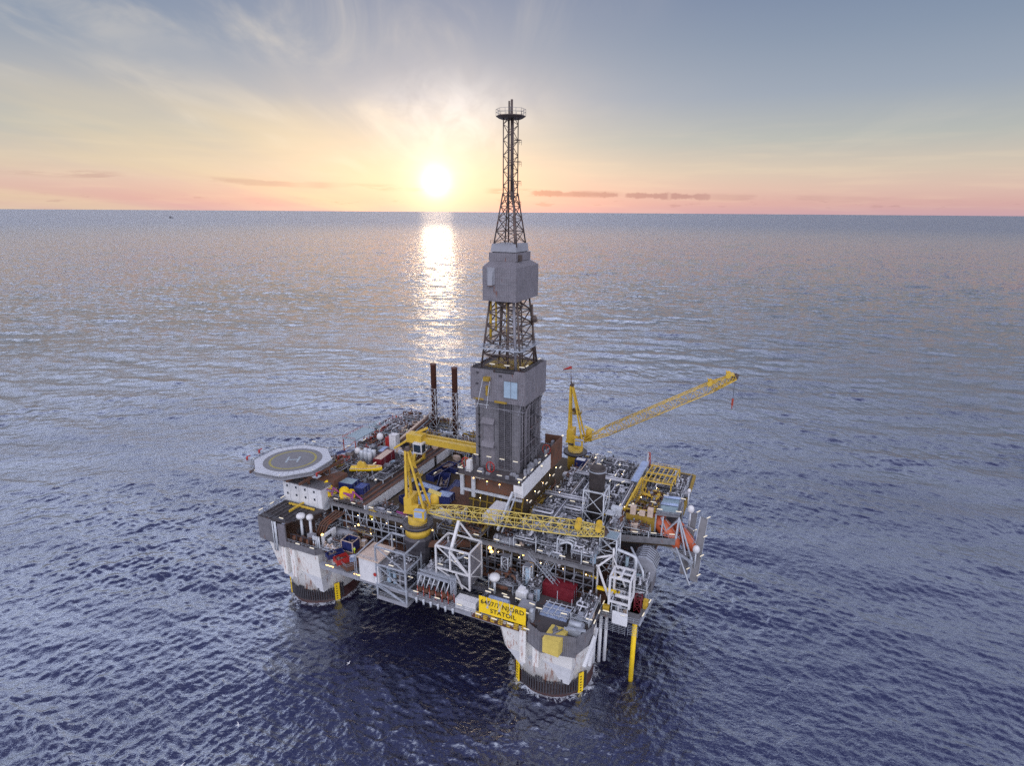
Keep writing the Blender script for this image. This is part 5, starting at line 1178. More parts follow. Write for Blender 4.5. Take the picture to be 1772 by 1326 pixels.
part('side_ladder', MB().rail([(-35.6, -24.8, 18), (-35.6, -24.8, 18.1)], 7).bar((-35.8, -24.8, 18), (-35.8, -24.8, 26), .14).bar((-35.2, -24.8, 18), (-35.2, -24.8, 26), .14), 'galv', wc)
mb = MB(); mb.rail([(-35.1, -24.5, 25.5), (-28.2, -24.5, 25.5)], .9); mb.bar((-35.4, -24.8, 25.6), (-35.4, -16.6, 26.4), .3); part('roof_rail', mb, 'galv', wc)
part('lifebuoy_box', MB().box(-29.6, -28.9, -24.5, -24.2, 19, 20.6), 'white', wc); part('lifebuoy', MB().tube((-29.3, -24.7, 21.4), (-29.3, -24.5, 21.4), .5, 12), 'red', wc)
# hose reels
rl = thing('hose_reel_rack', 'grey rack with hanging hoses above the row of hose reels', 'rack', -11.8, -22.5, 18)
mb = MB(); mb.bar((-17, -22.4, 24.2), (-6.6, -22.6, 24.2), .5, .35); mb.bar((-17, -21.4, 24.6), (-6.6, -21.6, 24.6), .3); mb.box(-17, -6.6, -22.2, -18.8, 23.6, 23.75)
for k in range(6): mb.bar((-17+k*2.08, -22.5, 18), (-17+k*2.08, -22.5, 24.2), .16)
mb.lattice(cor((-6.2, -22.4), (.5, .5), 18.4), cor((-6.2, -22.4), (.5, .5), 25), 4, .09, .05, True); mb.rail([(-17, -18.8, 23.7), (-17, -22, 23.7), (-6.6, -22.3, 23.7)], 1.1); part('rack_frame', mb, 'galv', rl)
mb = MB()
for k in range(7): mb.path([(-16+k*1.45, -22.4, 24.2), (-16.2+k*1.45, -23, 22.8), (-16.8+k*1.45, -23.2, 21)], .16, 7)
part('hose', mb, 'steelwhite', rl)
part('platform', MB().box(-18, 2, -24, -17, 17.9, 18.15), 'grating', rl)
rs = None
for k in range(6):
    u = -16.2+k*1.85; big = k >= 4
    lab = 'large red-brown hose reel, the rightmost one next to the white ribbed container' if k == 5 else 'large red-brown hose reel second from the right of the row' if k == 4 else 'smaller dark red hose reel in the left part of the low row'
    r_ = 1.75 if big else 1.35
    t_ = thing('hose_reel', lab, 'hose reel', u, -22.6, 18.2, R(-55), 'hose reels on the low walkway', local=True)
    part('drum', MB().tube((0, -.75, r_), (0, .75, r_), r_*.5, 16), 'deck_brown', t_)
    for y in (-.75, .75):
        mb = MB(); n_ = 16
        for a in range(n_):
            a0, a1 = 2*math.pi*a/n_, 2*math.pi*(a+1)/n_; mb.bar((math.cos(a0)*r_*.86, y, r_+math.sin(a0)*r_*.86), (math.cos(a1)*r_*.86, y, r_+math.sin(a1)*r_*.86), .16, .42)
            if a % 2 == 0: mb.bar((0, y, r_), (math.cos(a0)*r_*.8, y, r_+math.sin(a0)*r_*.8), .1)
        part('flange', mb, 'reel_red', t_)
    part('hub', MB().tube((0, -.95, r_), (0, .95, r_), .32, 12), 'steelwhite', t_)
    part('foot', MB().box(-1, 1, -.8, -.6, 0, .25).box(-1, 1, .6, .8, 0, .25), 'galv', t_)
for k in range(6):
    solo('pipe_outlet', MB().tube((0, 0, -1.5), (0, 0, 0), .3, 8).tube((0, -.3, -.2), (0, .3, -.2), .34, 8), 'steelwhite', 'short white pipe stub below the walkway in front of the hose reels', 'pipe', -16.4+k*2.2, -24.3, 18, 0, 'pipe stubs below the hose reels', local=True)

# ------------------------------------------------------------------ near column top
ct = thing('near_column_deck', 'grey work deck on the near column with a dark bulwark wall at its corner', 'deck', 16, -17, 19)
part('deck_plate', MB().prism([(1.5, -23.4), (17.6, -23.4), (17.8, -26), (20, -26.4), (27.4, -25.0), (30, -20), (30, -9.2), (1.5, -9.2)], 19.0, 20.1), 'deck', ct)
mb = MB(); mb.bar((15.6, -24.9, 18.6), (19.6, -26.9, 18.6), .25, 5.6); mb.bar((19.6, -26.9, 18.6), (28, -25.2, 18.6), .25, 5.6); mb.bar((28, -25.2, 19), (30.4, -19.5, 19), .25, 4.6); mb.bar((15.6, -24.9, 18.6), (15.6, -21.5, 18.6), .25, 5.6)
part('bulwark', mb, 'grey_wall_dark', ct)
mb = MB(); mb.box(1.2, 16, -24.0, -23.5, 17.8, 19); mb.rail([(1.4, -23.4, 20.1), (1.4, -10, 20.1)], 1.1, 1.6); mb.rail([(16.6, -20.6, 21.4), (29.6, -19.4, 21.4)], 1.0, 1.6); mb.rail([(30, -19.4, 20.1), (30, -9.6, 20.1)], 1.1, 1.6); part('railing', mb, 'galv', ct)
mb = MB(); mb.box(.5, 16.4, -25.2, -23.5, 18.2, 18.4); mb.rail([(.5, -25.2, 18.4), (16.4, -25.2, 18.4)], 1.1, 1.5); part('outer_walkway', mb, 'deck_brown', ct)
mb = MB()
for k in range(7): mb.box(1.5+k*2.1, 2.6+k*2.1, -25.1, -24.4, 18.4, 19.0+rng.random()*.7)
part('anchor_gear', mb, 'yellow', ct)
part('white_supports', MB().bar((29.8, -24, 13), (31, -20, 19), .7).bar((30, -20, 10), (30.6, -17, 19), .6).tube((28.8, -12, 4), (28.8, -12, 19), .45, 8).tube((30, -11, 4), (30, -11, 19), .45, 8).tube((31.2, -10, 4), (31.2, -10, 19), .45, 8), 'white', ct)
part('flat_tray', MB().box(16.6, 23.6, -19.6, -15.0, 20.1, 20.5), 'pale_blue', ct)
mb = MB()
for k in range(5): mb.bar((16.8+k*1.6, -19.6, 20.9), (17.4+k*1.6, -14.2, 20.9), .22)
for k in range(3): mb.bar((16.6, -19.4+k*2.2, 20.95), (24, -19+k*2.2, 20.95), .18)
mb.bar((19.2, -14, 20.9), (19.2, -14, 24), .12); mb.bar((23.4, -15, 20.9), (23.4, -15, 23.4), .12); part('slatted_frame', mb, 'steelwhite', ct)
# name board
sg = thing('name_board', 'bright yellow name board with black lettering on the near column', 'sign', 8.8, -24.3, 18.4)
sb = part('board', MB().box(2.4, 15.0, -24.75, -24.55, 20.0, 24.7), 'yellow_bright', sg)
mb = MB()
for u in (3, 8.6, 14.4): mb.bar((u, -24.4, 18), (u, -24.4, 24.6), .2)
for u in (5.2, 8.4, 11.4): mb.bar((u-.7, -24.8, 24.9), (u, -25.6, 22.8), .09); mb.bar((u+.7, -24.8, 24.9), (u, -25.6, 22.8), .09); mb.box(u-.25, u+.25, -25.8, -25.5, 22.6, 22.9)
part('board_frame', mb, 'steelwhite', sg)
def text_part(s_, size, u, v, z, parent, mat, name, width=None):
    cu = bpy.data.curves.new('txt', 'FONT'); cu.body = s_; cu.size = size; cu.extrude = .03; cu.offset = .012; cu.align_x = 'CENTER'; cu.space_character = 1.08
    tmp = bpy.data.objects.new('txt', cu); COL.objects.link(tmp); bpy.context.view_layer.update()
    me = bpy.data.meshes.new_from_object(tmp.evaluated_get(bpy.context.evaluated_depsgraph_get())); bpy.data.objects.remove(tmp)
    xs = [v_.co.x for v_ in me.vertices]; w = max(xs)-min(xs); f_ = (width/w) if width else 1
    root = parent
    while root.parent: root = root.parent
    og = ORG[root.name]
    for v_ in me.vertices: x, y, zz = v_.co; v_.co = (u-og[0]+x*f_, v-og[1]-zz, z-og[2]+y)
    me.materials.clear(); me.materials.append(MAT[mat]); o = bpy.data.objects.new(name, me); COL.objects.link(o); o.parent = parent
text_part('6407/7 NJORD', 1.75, 8.75, -24.8, 22.75, sb, 'black', 'lettering', 11.6)
text_part('STATOIL', 1.7, 9.0, -24.8, 20.75, sb, 'black', 'lettering', 6.9)
# dome, lattice towers, machinery boxes, crate
dm = thing('satellite_dome', 'white dome antenna on a mast beside the yellow name board', 'antenna', 3.0, -17.0, 20, group='dome antennas')
part('mast', MB().lathe(3.0, -17.0, [(.35, 20), (.3, 24.2)], 10), 'steelwhite', dm)
part('radome', MB().lathe(3.0, -17.0, [(.3, 24.2), (1.2, 24.5), (1.5, 25.2), (1.25, 25.8), (.7, 26.1), (.01, 26.2)], 20), 'white_clean', dm)
for (u, v, lab) in ((3.4, -7.6-3.2, 'farther one of two small white lattice towers with dark cores'), (10.3, -10.2-2.0, 'nearer one of two small white lattice towers with dark cores')):
    q = thing('lattice_tower', lab, 'tower', u, v, 20, group='small lattice towers'); 
    part('lattice', (lambda m_: m_)(MB().lattice(cor((u, v), (1.0, 1.0), 20), cor((u, v), (.95, .95), 28), 4, .12, .07, False)), 'steelwhite', q)
    part('core_pipe', MB().tube((u, v, 20), (u, v, 27.4), .7, 10), 'bluegrey' if u > 5 else 'pipe_dark', q)
    part('top_plate', MB().box(u-1.0, u+1.0, v-1.0, v+1.0, 27.9, 28.1), 'pipe', q)
mc = thing('machinery_box', 'white machinery box with two round intakes below the nearer lattice tower', 'machine', 10.6, -16.6, 20)
part('body', MB().box(9.2, 12.0, -17.6, -15.6, 20.2, 23.2).box(9.8, 11.4, -17.2, -16, 23.2, 24.2), 'white', mc)
part('intake', MB().tube((9.9, -18, 21), (9.9, -17.6, 21), .5, 12), 'black', mc); part('intake', MB().tube((11.3, -18, 21), (11.3, -17.6, 21), .5, 12), 'black', mc)
part('side_tank', MB().lathe(13.0, -16.6, [(.7, 20.2), (.7, 22.6), (.4, 23)], 12), 'grey_mid', mc)
yc = thing('yellow_crate', 'big pale yellow box hanging over the dark bulwark of the near column', 'box', 23.0, -25.4, 16)
part('body', MB().prism([(20.6, -27.9), (24.6, -28.1), (25.2, -23.0), (21.2, -22.8)], 17.0, 21.0, [(20.6, -27.9), (24.6, -28.1), (25.4, -22.8), (21.0, -22.6)]), 'yellow_pale', yc)
part('lifting_gear', MB().bar((21.8, -24.6, 21), (22.6, -24.6, 22.6), .2).bar((23.4, -24.6, 21), (22.6, -24.6, 22.6), .2).box(22.2, 23, -25.4, -24, 21, 21.9).tube((22, -26.6, 21.1), (24, -23.6, 21.3), .2, 6), 'pipe', yc)
solo('winch_unit', MB().box(24.8, 28.4, -23.4, -20, 20.1, 21.6).tube((25, -21.6, 22), (28, -21.6, 22), .8, 12).bar((24.6, -24.4, 22.4), (29.4, -22.8, 22.0), .5, .4).box(26, 27.4, -19.6, -17, 20, 22.3), 'galv', 'silver winch unit behind the pale yellow box', 'winch', 26.5, -21.6, 20)
solo('winch_unit', MB().box(15.0, 16.2, -23.2, -21.8, 18.4, 22.4).tube((15.2, -22.4, 22.8), (16.1, -22.4, 22.8), .8, 12).tube((15.2, -22.4, 21), (16.1, -22.4, 21), .9, 12), 'galv', 'stack of silver drums between the name board and the dark bulwark', 'winch', 15.6, -22.4, 20)
solo('work_shelter', MB().box(11.6, 15.2, -21.8, -18.6, 20.1, 22.6), 'grey_mid', 'low grey housing right behind the name board', 'housing', 13.4, -20, 20)
solo('work_shelter', MB().box(3.6, 9, -22.2, -20.4, 20.1, 22.0).tube((3.6, -21.3, 22.2), (9, -21.3, 22.2), .7, 12), 'pale_blue', 'pale blue tube rack behind the left half of the name board', 'rack', 6.4, -21.3, 20)

# ------------------------------------------------------------------ lower right corner
oc_ = cage('open_cage', 'open white cube-shaped steel cage at the right side above the water', 32, 37.0, -12.2, -7.4, 23, 30.8, 'white_clean', [24], diag=False, w=.5)
part('top_cross', MB().bar((34.5, -12.2, 30.9), (34.5, -7.4, 30.9), .4).bar((32, -9.6, 30.7), (37, -9.6, 30.7), .36).tube((33.2, -10.8, 25), (36.6, -10.8, 25), .5, 10).bar((34.4, -12, 23), (34.4, -12, 20), .3), 'white_clean', oc_)
skid('small pipe unit inside the open white cage', 32.6, 36.6, -11.6, -8, 20.2, 3.8, 39, n=10, vessels=0)
pnl = solo('hanging_board', MB().box(33.2, 37.0, -13.0, -12.8, 18.4, 22.0), 'white', 'white square panel hanging at the edge below the open white cage', 'panel', 35, -12.9, 20)
cp2 = thing('corner_platform', 'grey grating platform at the right corner with a yellow post under it', 'platform', 37, -9, 20)
part('grating_floor', MB().prism([(30, -13), (39.8, -12.6), (41.2, -3.6), (30, -3)], 19.6, 19.9), 'grating', cp2)
mb = MB(); mb.rail([(30.4, -13, 19.9), (39.8, -12.6, 19.9), (41.2, -3.6, 19.9)], 1.2, 1.3)
for z in (16.6, 17.6, 18.6): mb.rail([(30.6, -13, z-1), (36.6, -12.9, z-1)], 1, 1.3); mb.rail([(37.2, -12.6, z-1), (39.6, -12.4, z-1)], 1, 1.3)
mb.bar((39.9, -12.7, 19.6), (41.3, -3.6, 21.4), .4); part('railing', mb, 'galv', cp2)
part('yellow_post', MB().tube((38.3, -9.6, -2), (38.3, -9.6, 19.6), .62, 12), 'yellow_bright', cp2)
part('yellow_box', MB().box(39.4, 40.6, -6.6, -5.4, 20, 22.4).box(30.4, 32, -11.6, -10.6, 20, 21.6), 'yellow', cp2)
part('red_frame', MB().lattice(cor((38.3, -7.5), (.8, 1), 20), cor((38.3, -7.5), (.8, 1), 24), 2, .1, .06, True), 'maroon', cp2)
vh = thing('vent_housing', 'big grey vent housing with a curved ribbed roof at the right side', 'housing', 37.5, 3.6, 22)
prof = [(-3.2, 0), (-3.2, 3.6), (-2.7, 5.0), (-1.4, 6.0), (.4, 6.3), (2.2, 5.2), (3.2, 3.4), (2.6, 0)]
def vprof(v0, v1, u0, z0, prof, s=1): 
    mb = MB(); n = len(prof)
    for v in (v0, v1):
        for x, z in prof: mb.v.append((u0+x*s, v, z0+z*s))
    mb.face(range(n)); mb.face([n+k for k in range(n)][::-1])
    for k in range(n): mb.face((k, n+k, n+(k+1) % n, (k+1) % n))
    return mb
part('shell', vprof(.4, 6.6, 37.6, 23.6, prof, 1.0), 'grey_mid', vh)
part('roof_skin', vprof(.9, 6.9, 37.6, 23.7, prof, 1.02), 'galv', vh)
mb = MB()
for k in range(6):
    v = 1.4+k*1.0
    for a, b in zip(prof[1:-1], prof[2:-1]): mb.bar((37.6+a[0]*1.035, v, 23.7+a[1]*1.035), (37.6+b[0]*1.035, v, 23.7+b[1]*1.035), .1, .16)
part('roof_rib', mb, 'pipe_dark', vh); part('intake_pipe', MB().path([(33.6, -1, 30), (33.6, -1.6, 26.6), (35.6, -1.6, 25.8), (38.4, -1.2, 25.8)], .45), 'teal', vh)
part('base', MB().box(35.4, 40.2, .8, 6.2, 19.9, 23.8), 'grey_wall_dark', vh)

# ------------------------------------------------------------------ lifeboat station
lb = thing('lifeboat_station', 'grey steel lifeboat station with a teal ribbed roof at the right edge', 'platform', 42, 17, 30)
mb = MB(); mb.prism([(27.2, 8.0), (43.4, 13.0), (43.4, 15.4), (27.2, 10.6)], 29.0, 30.0); mb.prism([(27.2, 7.9), (43.6, 12.8), (43.6, 13.0), (27.2, 8.1)], 28.3, 30.2); part('walkway', mb, 'grating', lb)
part('olive_wall', MB().prism([(29.4, 13.6), (37.4, 14.6), (37.4, 15.0), (29.4, 14.0)], 30, 34.4), 'olive', lb)
part('railing', MB().rail([(27.2, 8.2, 30.2), (43.4, 13.0, 30.2)], 1.1, 1.6), 'galv', lb)
mb = MB(); mb.prism([(37.6, 14.6), (43.8, 15.8), (43.6, 24), (37.4, 23)], 35.2, 35.6); part('upper_deck', mb, 'grating', lb)
tb = part('ribbed_roof', MB().prism([(38.4, 16.6), (42.8, 17.4), (42.6, 22.6), (38.2, 22)], 35.6, 37.4), 'teal', lb)
mb = MB()
for k in range(2):
    for y in (0, .6): mb.tube((38.3, 16.9+k*4.4+y, 37.8), (42.9, 17.6+k*4.4+y, 37.8), .24, 8)
part('roof_tube', mb, 'pale_blue', tb)
mb = MB(); mb.rail([(37.6, 14.7, 35.6), (43.7, 15.9, 35.6), (43.6, 24, 35.6)], 1.1, 1.5)
for (u, v) in ((37.6, 14.7), (43.7, 15.9), (43.6, 24)): mb.bar((u, v, 22), (u, v, 35.4), .4)
mb.bar((37.6, 14.7, 27), (43.7, 15.9, 35), .3); mb.bar((43.7, 15.9, 35), (48.4, 12.6, 25), .35); mb.bar((43.7, 15.9, 35), (46.2, 15, 26), .3); mb.bar((37.6, 14.2, 28.5), (48.8, 12.2, 24.4), .5, .6); mb.bar((43.6, 13.6, 27.8), (48.6, 9.8, 19), .4); mb.bar((44.6, 16, 27.8), (50, 12.8, 19), .4)
mb.bar((48.6, 9.8, 19), (50, 12.8, 19), .3); mb.bar((39.6, 13.2, 30), (39.6, 14.6, 35.2), .35); mb.bar((41.6, 13.4, 30), (39.0, 14.4, 35), .22); mb.bar((43.6, 13.4, 29.8), (43.7, 15.6, 35.2), .4); mb.bar((39.6, 13.3, 30.2), (43.6, 15.2, 34.8), .3); mb.bar((43.7, 15.6, 34.8), (46.6, 12.8, 26), .3); mb.rail([(43.4, 12.9, 25.7), (48.8, 13.6, 25.7)], 1.1, 1.2); part('support_frame', mb, 'galv', lb)
part('lower_platform', MB().prism([(43.4, 12.8), (49, 13.6), (49, 16), (43.4, 15.6)], 25.4, 25.7), 'grating', lb)
mb = MB()
for (u, v) in ((46.4, 22.2), (49.4, 20.2)):
    mb.prism([(u-1.0, v-8.6), (u+1.1, v-9.0), (u+1.1, v-8.2), (u-1, v-7.8)], 19.4, 33.6, [(u-.6, v+1.0), (u+1.5, v+.6), (u+1.5, v+1.4), (u-.6, v+1.8)])
sr = part('launch_ramp', mb, 'grating', lb)
mb = MB()
for (u, v) in ((46.4, 22.2), (49.4, 20.2)):
    mb.rail([(u+1.1, v-8.6, 19.6), (u+1.5, v+1, 33.6)], 1.0, 1.4); mb.bar((u-1, v-8, 19.6), (u-.6, v+1.4, 33.8), .3, .5)
    for k in range(3): mb.bar((u, v-7+k*3, 21.5+k*4.2), (44, 17+k, 26+k*3), .25)
part('ramp_frame', mb, 'galv', sr)
for (u, v, z, s_, lab) in ((40.6, 15.6, 30.4, 1.0, 'large orange enclosed lifeboat hanging nose down behind the grey diagonal beams'), (45.4, 17.6, 28.6, .85, 'second orange lifeboat almost hidden at the right of the larger one')):
    b = thing('lifeboat', lab, 'lifeboat', u, v, z, R(-22), 'orange lifeboats', local=True)
    m2 = MB(); nn = 14; mm = 12; L = 11*s_
    for i in range(nn+1):
        x = -1+2*i/nn; w = 2.3*s_*max(.02, (1-abs(x)**2.6))**.6; hb = 1.9*s_*max(.02, (1-abs(x)**3))**.5; ht = 2.4*s_*max(.02, (1-abs(x)**2.4))**.55
        for j in range(mm):
            a = 2*math.pi*j/mm; yy = math.cos(a)*w; zz = math.sin(a)*(ht if math.sin(a) > 0 else hb)
            px_, pz_ = x*L/2, zz+0.0; sl_ = R(40); m2.v.append((px_*math.cos(sl_)+pz_*math.sin(sl_), yy, -px_*math.sin(sl_)+pz_*math.cos(sl_)))
    for i in range(nn):
        for j in range(mm): m2.face((i*mm+j, i*mm+(j+1) % mm, (i+1)*mm+(j+1) % mm, (i+1)*mm+j), True)
    part('hull', m2, 'orange', b)
    sl_ = R(40); tr = lambda x, y, z_: (x*math.cos(sl_)+z_*math.sin(sl_), y, -x*math.sin(sl_)+z_*math.cos(sl_))
    mb = MB(); mb.bar(tr(-4.6*s_, 0, 1.9*s_), tr(-3*s_, 0, 2.3*s_), 1.3*s_, .9*s_); part('helm_cupola', mb, 'orange', b)
    mb = MB(); mb.bar(tr(-2.9*s_, 0, 2.35*s_), tr(-2.8*s_, 0, 2.3*s_), 1.0*s_, .5*s_); part('window', mb, 'glass', b)
    mb = MB()
    for x_ in (-2.2, -.8, .6, 2.0): mb.bar(tr(x_*s_, -1.9*s_, 1.0*s_), tr((x_+.7)*s_, -1.9*s_, 1.0*s_), .35, .35)
    part('porthole', mb, 'glass', b)
    mb = MB()
    for x_ in (-3, 0, 3): mb.bar(tr(x_*s_, -1.2*s_, 2.05*s_), tr(x_*s_, 1.2*s_, 2.05*s_), .14, .14)
    mb.bar(tr(-3.6*s_, 0, 2.4*s_), tr(3.6*s_, 0, 2.3*s_), .12); part('grab_rail', mb, 'galv', b)
    mb = MB(); mb.bar(tr(-4.5*s_, -1.62*s_, .05), tr(4.2*s_, -1.5*s_, .05), .14); part('fender_line', mb, 'maroon', b)
for (u, v, z, lab) in ((46.2, 19.6, 35.6, 'white dome beside the teal ribbed roof'), (49.2, 13.4, 27.2, 'white dome on the lower end of the launch ramps'), (44.6, 26.4, 38.2, 'small white dome at the far side of the lifeboat station')):
    q = thing('satellite_dome', lab, 'antenna', u, v, z-5, group='dome antennas'); r_ = .55 if z > 38 else .95
    part('mast', MB().tube((u, v, z-5), (u, v, z), .2, 8), 'steelwhite', q); part('radome', MB().ball((u, v, z+r_), r_, 14, 10, 1.25), 'white_clean', q)
for k, (u, v, z, a_, h_) in enumerate(((31.3, 14.2, 34.4, 1.5, 2.6), (33.8, 14.5, 34.4, 1.6, 1.2), (36.0, 14.6, 34.4, 1.5, 2.6), (32.4, 11.8, 30.2, 1.8, 3.0))):
    lab = ['left tall beige equipment box on top of the olive wall', 'low beige equipment box between the two tall ones', 'right tall beige equipment box on top of the olive wall', 'beige equipment box standing in front of the olive wall'][k]
    q = thing('equipment_box', lab, 'box', u, v, z); part('body', MB().box(u-a_/2, u+a_/2, v-.6, v+.6, z, z+h_), 'beige', q); part('door_panel', MB().box(u-a_/2+.1, u+a_/2-.1, v-.66, v-.598, z+.15, z+h_-.15), 'beige', q)
# yellow frame and stairs at the far right
ys = thing('pipe_gantry', 'yellow steel frame with open roof beams at the far right of the deck', 'frame', 34, 40, 30)
mb = MB()
for (u, v) in ((30, 33), (38.6, 33), (39.4, 45), (30.6, 45), (30, 39), (39, 39)): mb.bar((u, v, 30), (u, v, 36.4), .35)
for k in range(7): mb.bar((30+k*1.45, 33, 36.4), (30.6+k*1.45, 45, 36.4), .25)
for v in (33, 39, 45): mb.bar((30, v, 36.4), (39.2, v, 36.4), .35)
mb.rail([(30, 33, 36.4), (38.6, 33, 36.4), (39.4, 45, 36.4), (30.6, 45, 36.4)], 1.1, 1.6); part('frame', mb, 'yellow', ys)
y2 = thing('yellow_stair', 'long yellow stair and beam running down from the yellow frame', 'stair', 30, 24, 30)
mb = MB(); mb.stairs((30.6, 33, 36.2), (29.4, 18, 31.4), 1.4, (1, 0, 0)); mb.bar((29.8, 32, 37.4), (28.6, 16, 34.6), .45); mb.bar((28.6, 16, 34.6), (23.4, 11.4, 33.6), .4); mb.bar((28.6, 16, 34.6), (38, 17.4, 34.8), .35)
for (u, v) in ((28.6, 16), (33, 16.6), (37.6, 17.2), (29.2, 24)): mb.bar((u, v, 30), (u, v, 34.8), .3)
mb.rail([(30, 33, 36), (28.8, 17, 33.4)], 1.0, 1.2); part('stair_flight', mb, 'yellow', y2)
w2 = thing('covered_gangway', 'pale sloping covered gangway left of the yellow frame', 'gangway', 27, 38, 33)
part('roof_sheet', MB().bar((27.4, 33, 35.2), (28.2, 46, 37), 2.2, .2), 'pale_blue', w2); part('frame', MB().rail([(26.2, 33, 34.4), (27.0, 46, 36.2)], 1.2, 1.4).rail([(28.6, 33, 34.4), (29.4, 46, 36.2)], 1.2, 1.4).bar((28.6, 45, 30), (28.8, 46, 40), .4), 'steelwhite', w2)
part('red_mast', MB().lattice(cor((29, 46.5), (.6, .6), 35), cor((29, 46.5), (.3, .3), 40), 3, .1, .06, True), 'reel_red', w2)

# ------------------------------------------------------------------ left rear utilities
def dish(u, v, z, r_, lab):
    q = thing('satellite_dome', lab, 'antenna', u, v, z-2.2, group='dome antennas'); part('mast', MB().tube((u, v, z-2.2), (u, v, z), .25, 8), 'steelwhite', q)
    part('radome', MB().lathe(u, v, [(r_*.7, z), (r_, z+r_*.5), (r_, z+r_*1.1), (r_*.75, z+r_*1.75), (.01, z+r_*2.1)], 18), 'white_clean', q)
dish(-66.4, 29.4, 34.6, 1.25, 'white dome next to the tall white cabinet on the raised deck'); dish(-66.5, 16.6, 34.0, 1.1, 'white dome behind the silver tanks on the raised deck')
st_ = thing('tank_group', 'group of upright silver tanks behind the dark red container', 'tanks', -62.5, 18, ZA)
for k in range(6): part('tank', MB().lathe(-64.2+(k % 3)*1.7, 15.8+(k//3)*2.2, [(.85, ZA), (.85, ZA+3.8), (.6, ZA+4.3), (.1, ZA+4.4)], 12), 'steelwhite', st_)
cb2 = ctr('tall_cabinet', 'tall white cabinet with rounded top behind the dark red container', 'cabinet', -59.8, 29.0, ZA, 2.6, 2.2, 6.4, R(0), 'white_clean')
ctr('tall_cabinet', 'short red cabinet squeezed beside the tall white cabinet', 'cabinet', -62.6, 29.6, ZA, 1.8, 1.6, 4.6, R(0), 'red')
fr = thing('roofed_shelter', 'shelter with a flat blue-grey roof at the left rear edge', 'shelter', -74, 24, ZA)
part('roof', MB().prism([(-76.8, 21), (-71, 21), (-71, 33), (-76.8, 33)], 36.2, 36.5), 'teal', fr)
mb = MB()
for (u, v) in ((-76.6, 21.2), (-71.2, 21.2), (-76.6, 32.8), (-71.2, 32.8)): mb.bar((u, v, ZA), (u, v, 36.2), .25)
mb.rail([(-76.8, 33, 36.5), (-76.8, 21, 36.5), (-71, 21, 36.5)], .8, 1.5); mb.bar((-76.6, 21.2, ZA), (-71.2, 21.2, 36.2), .15); part('frame', mb, 'reel_red', fr)
fr = thing('roofed_shelter', 'smaller flat-roofed shelter behind the first blue-grey roof', 'shelter', -73, 38, ZA)
part('roof', MB().prism([(-76, 35), (-71, 35), (-71, 41.5), (-76, 41.5)], 36.4, 36.7), 'teal', fr); part('frame', MB().rail([(-76, 41.5, 36.7), (-76, 35, 36.7), (-71, 35, 36.7)], .8, 1.5).bar((-75.8, 35.2, ZA), (-75.8, 35.2, 36.4), .25).bar((-71.2, 35.2, ZA), (-71.2, 35.2, 36.4), .25), 'galv', fr)
lp = thing('long_pipes', 'bundle of long pale and brown pipes sloping towards the brown exhaust chimneys', 'pipes', -58, 42, ZA)
for k in range(4): part('pipe', MB().tube((-58.8+k*.95, 31, 35.4-k*.25), (-60.6+k*.95, 56, 37.6-k*.25), .42-.06*k, 8), ['beige', 'deck_brown', 'pipe', 'deck_brown'][k], lp)
part('saddle', MB().box(-59.6, -55, 34, 34.4, ZA, 34.6).box(-60.4, -56, 44, 44.4, ZA, 35.8).box(-61.4, -57, 54, 54.4, ZA, 36.6), 'pipe_dark', lp)
# gangway lumps
solo('cover_slab', MB().box(-.8, .8, -2.4, 2.4, 0, .2).box(-.1, .1, -.1, .1, -1, 0), 'pale_blue', 'pale sloping cover sheet between the white dome and the dark red container', 'cover', -61.6, 24.6, 33.4, R(10), local=True)
# yellow workboat
wb = thing('workboat', 'yellow workboat with a small wheelhouse cradled on the raised deck', 'boat', -56.8, 8.6, ZA+1.0, R(24), local=True)
m2 = MB(); nn = 12; mm = 9; L = 10.6
for i in range(nn+1):
    x = i/nn; w = 1.55*(1-max(0, (x-.5)/.5)**2.1)*(.86+.14*min(1, x*4)); w = max(w, .03)
    for j in range(mm):
        a = math.pi*j/(mm-1); m2.v.append(((x-.5)*L, -math.cos(a)*w, (1.35+.35*x*x)*(1-math.sin(a)**.8)+.12*x))
for i in range(nn):
    for j in range(mm-1): m2.face((i*mm+j, i*mm+j+1, (i+1)*mm+j+1, (i+1)*mm+j), True)
m2.face([i*mm for i in range(nn+1)]+[i*mm+mm-1 for i in range(nn, -1, -1)]); m2.face([j for j in range(mm)])
part('hull', m2, 'yellow_bright', wb)
mb = MB(); rimp = [((i/nn-.5)*L, m2.v[i*mm][1], m2.v[i*mm][2]+.1) for i in range(nn+1)]
for a, b in zip(rimp[:-1], rimp[1:]): mb.bar(a, b, .16, .2); mb.bar((a[0], -a[1], a[2]), (b[0], -b[1], b[2]), .16, .2)
part('gunwale', mb, 'beige', wb)
part('wheelhouse', MB().prism([(-2.9, -.9), (.6, -.8), (.6, .8), (-2.9, .9)], 1.3, 3.2, [(-2.7, -.7), (-.6, -.6), (-.6, .6), (-2.7, .7)]).box(-2.2, -1.4, -.3, .3, 3.2, 3.6).bar((.6, 0, 1.6), (3.2, 0, 1.9), 1.0, .5), 'yellow', wb)
part('mast', MB().bar((-2.2, 0, 3.4), (-2.2, 0, 5.2), .08).bar((-1.6, -.6, 4.2), (-1.6, .6, 4.2), .06), 'steelwhite', wb)
part('cradle', MB().box(-3, -2.6, -1.5, 1.5, -1.0, .7).box(2, 2.4, -1.2, 1.2, -1.0, .7), 'grey_mid', wb)
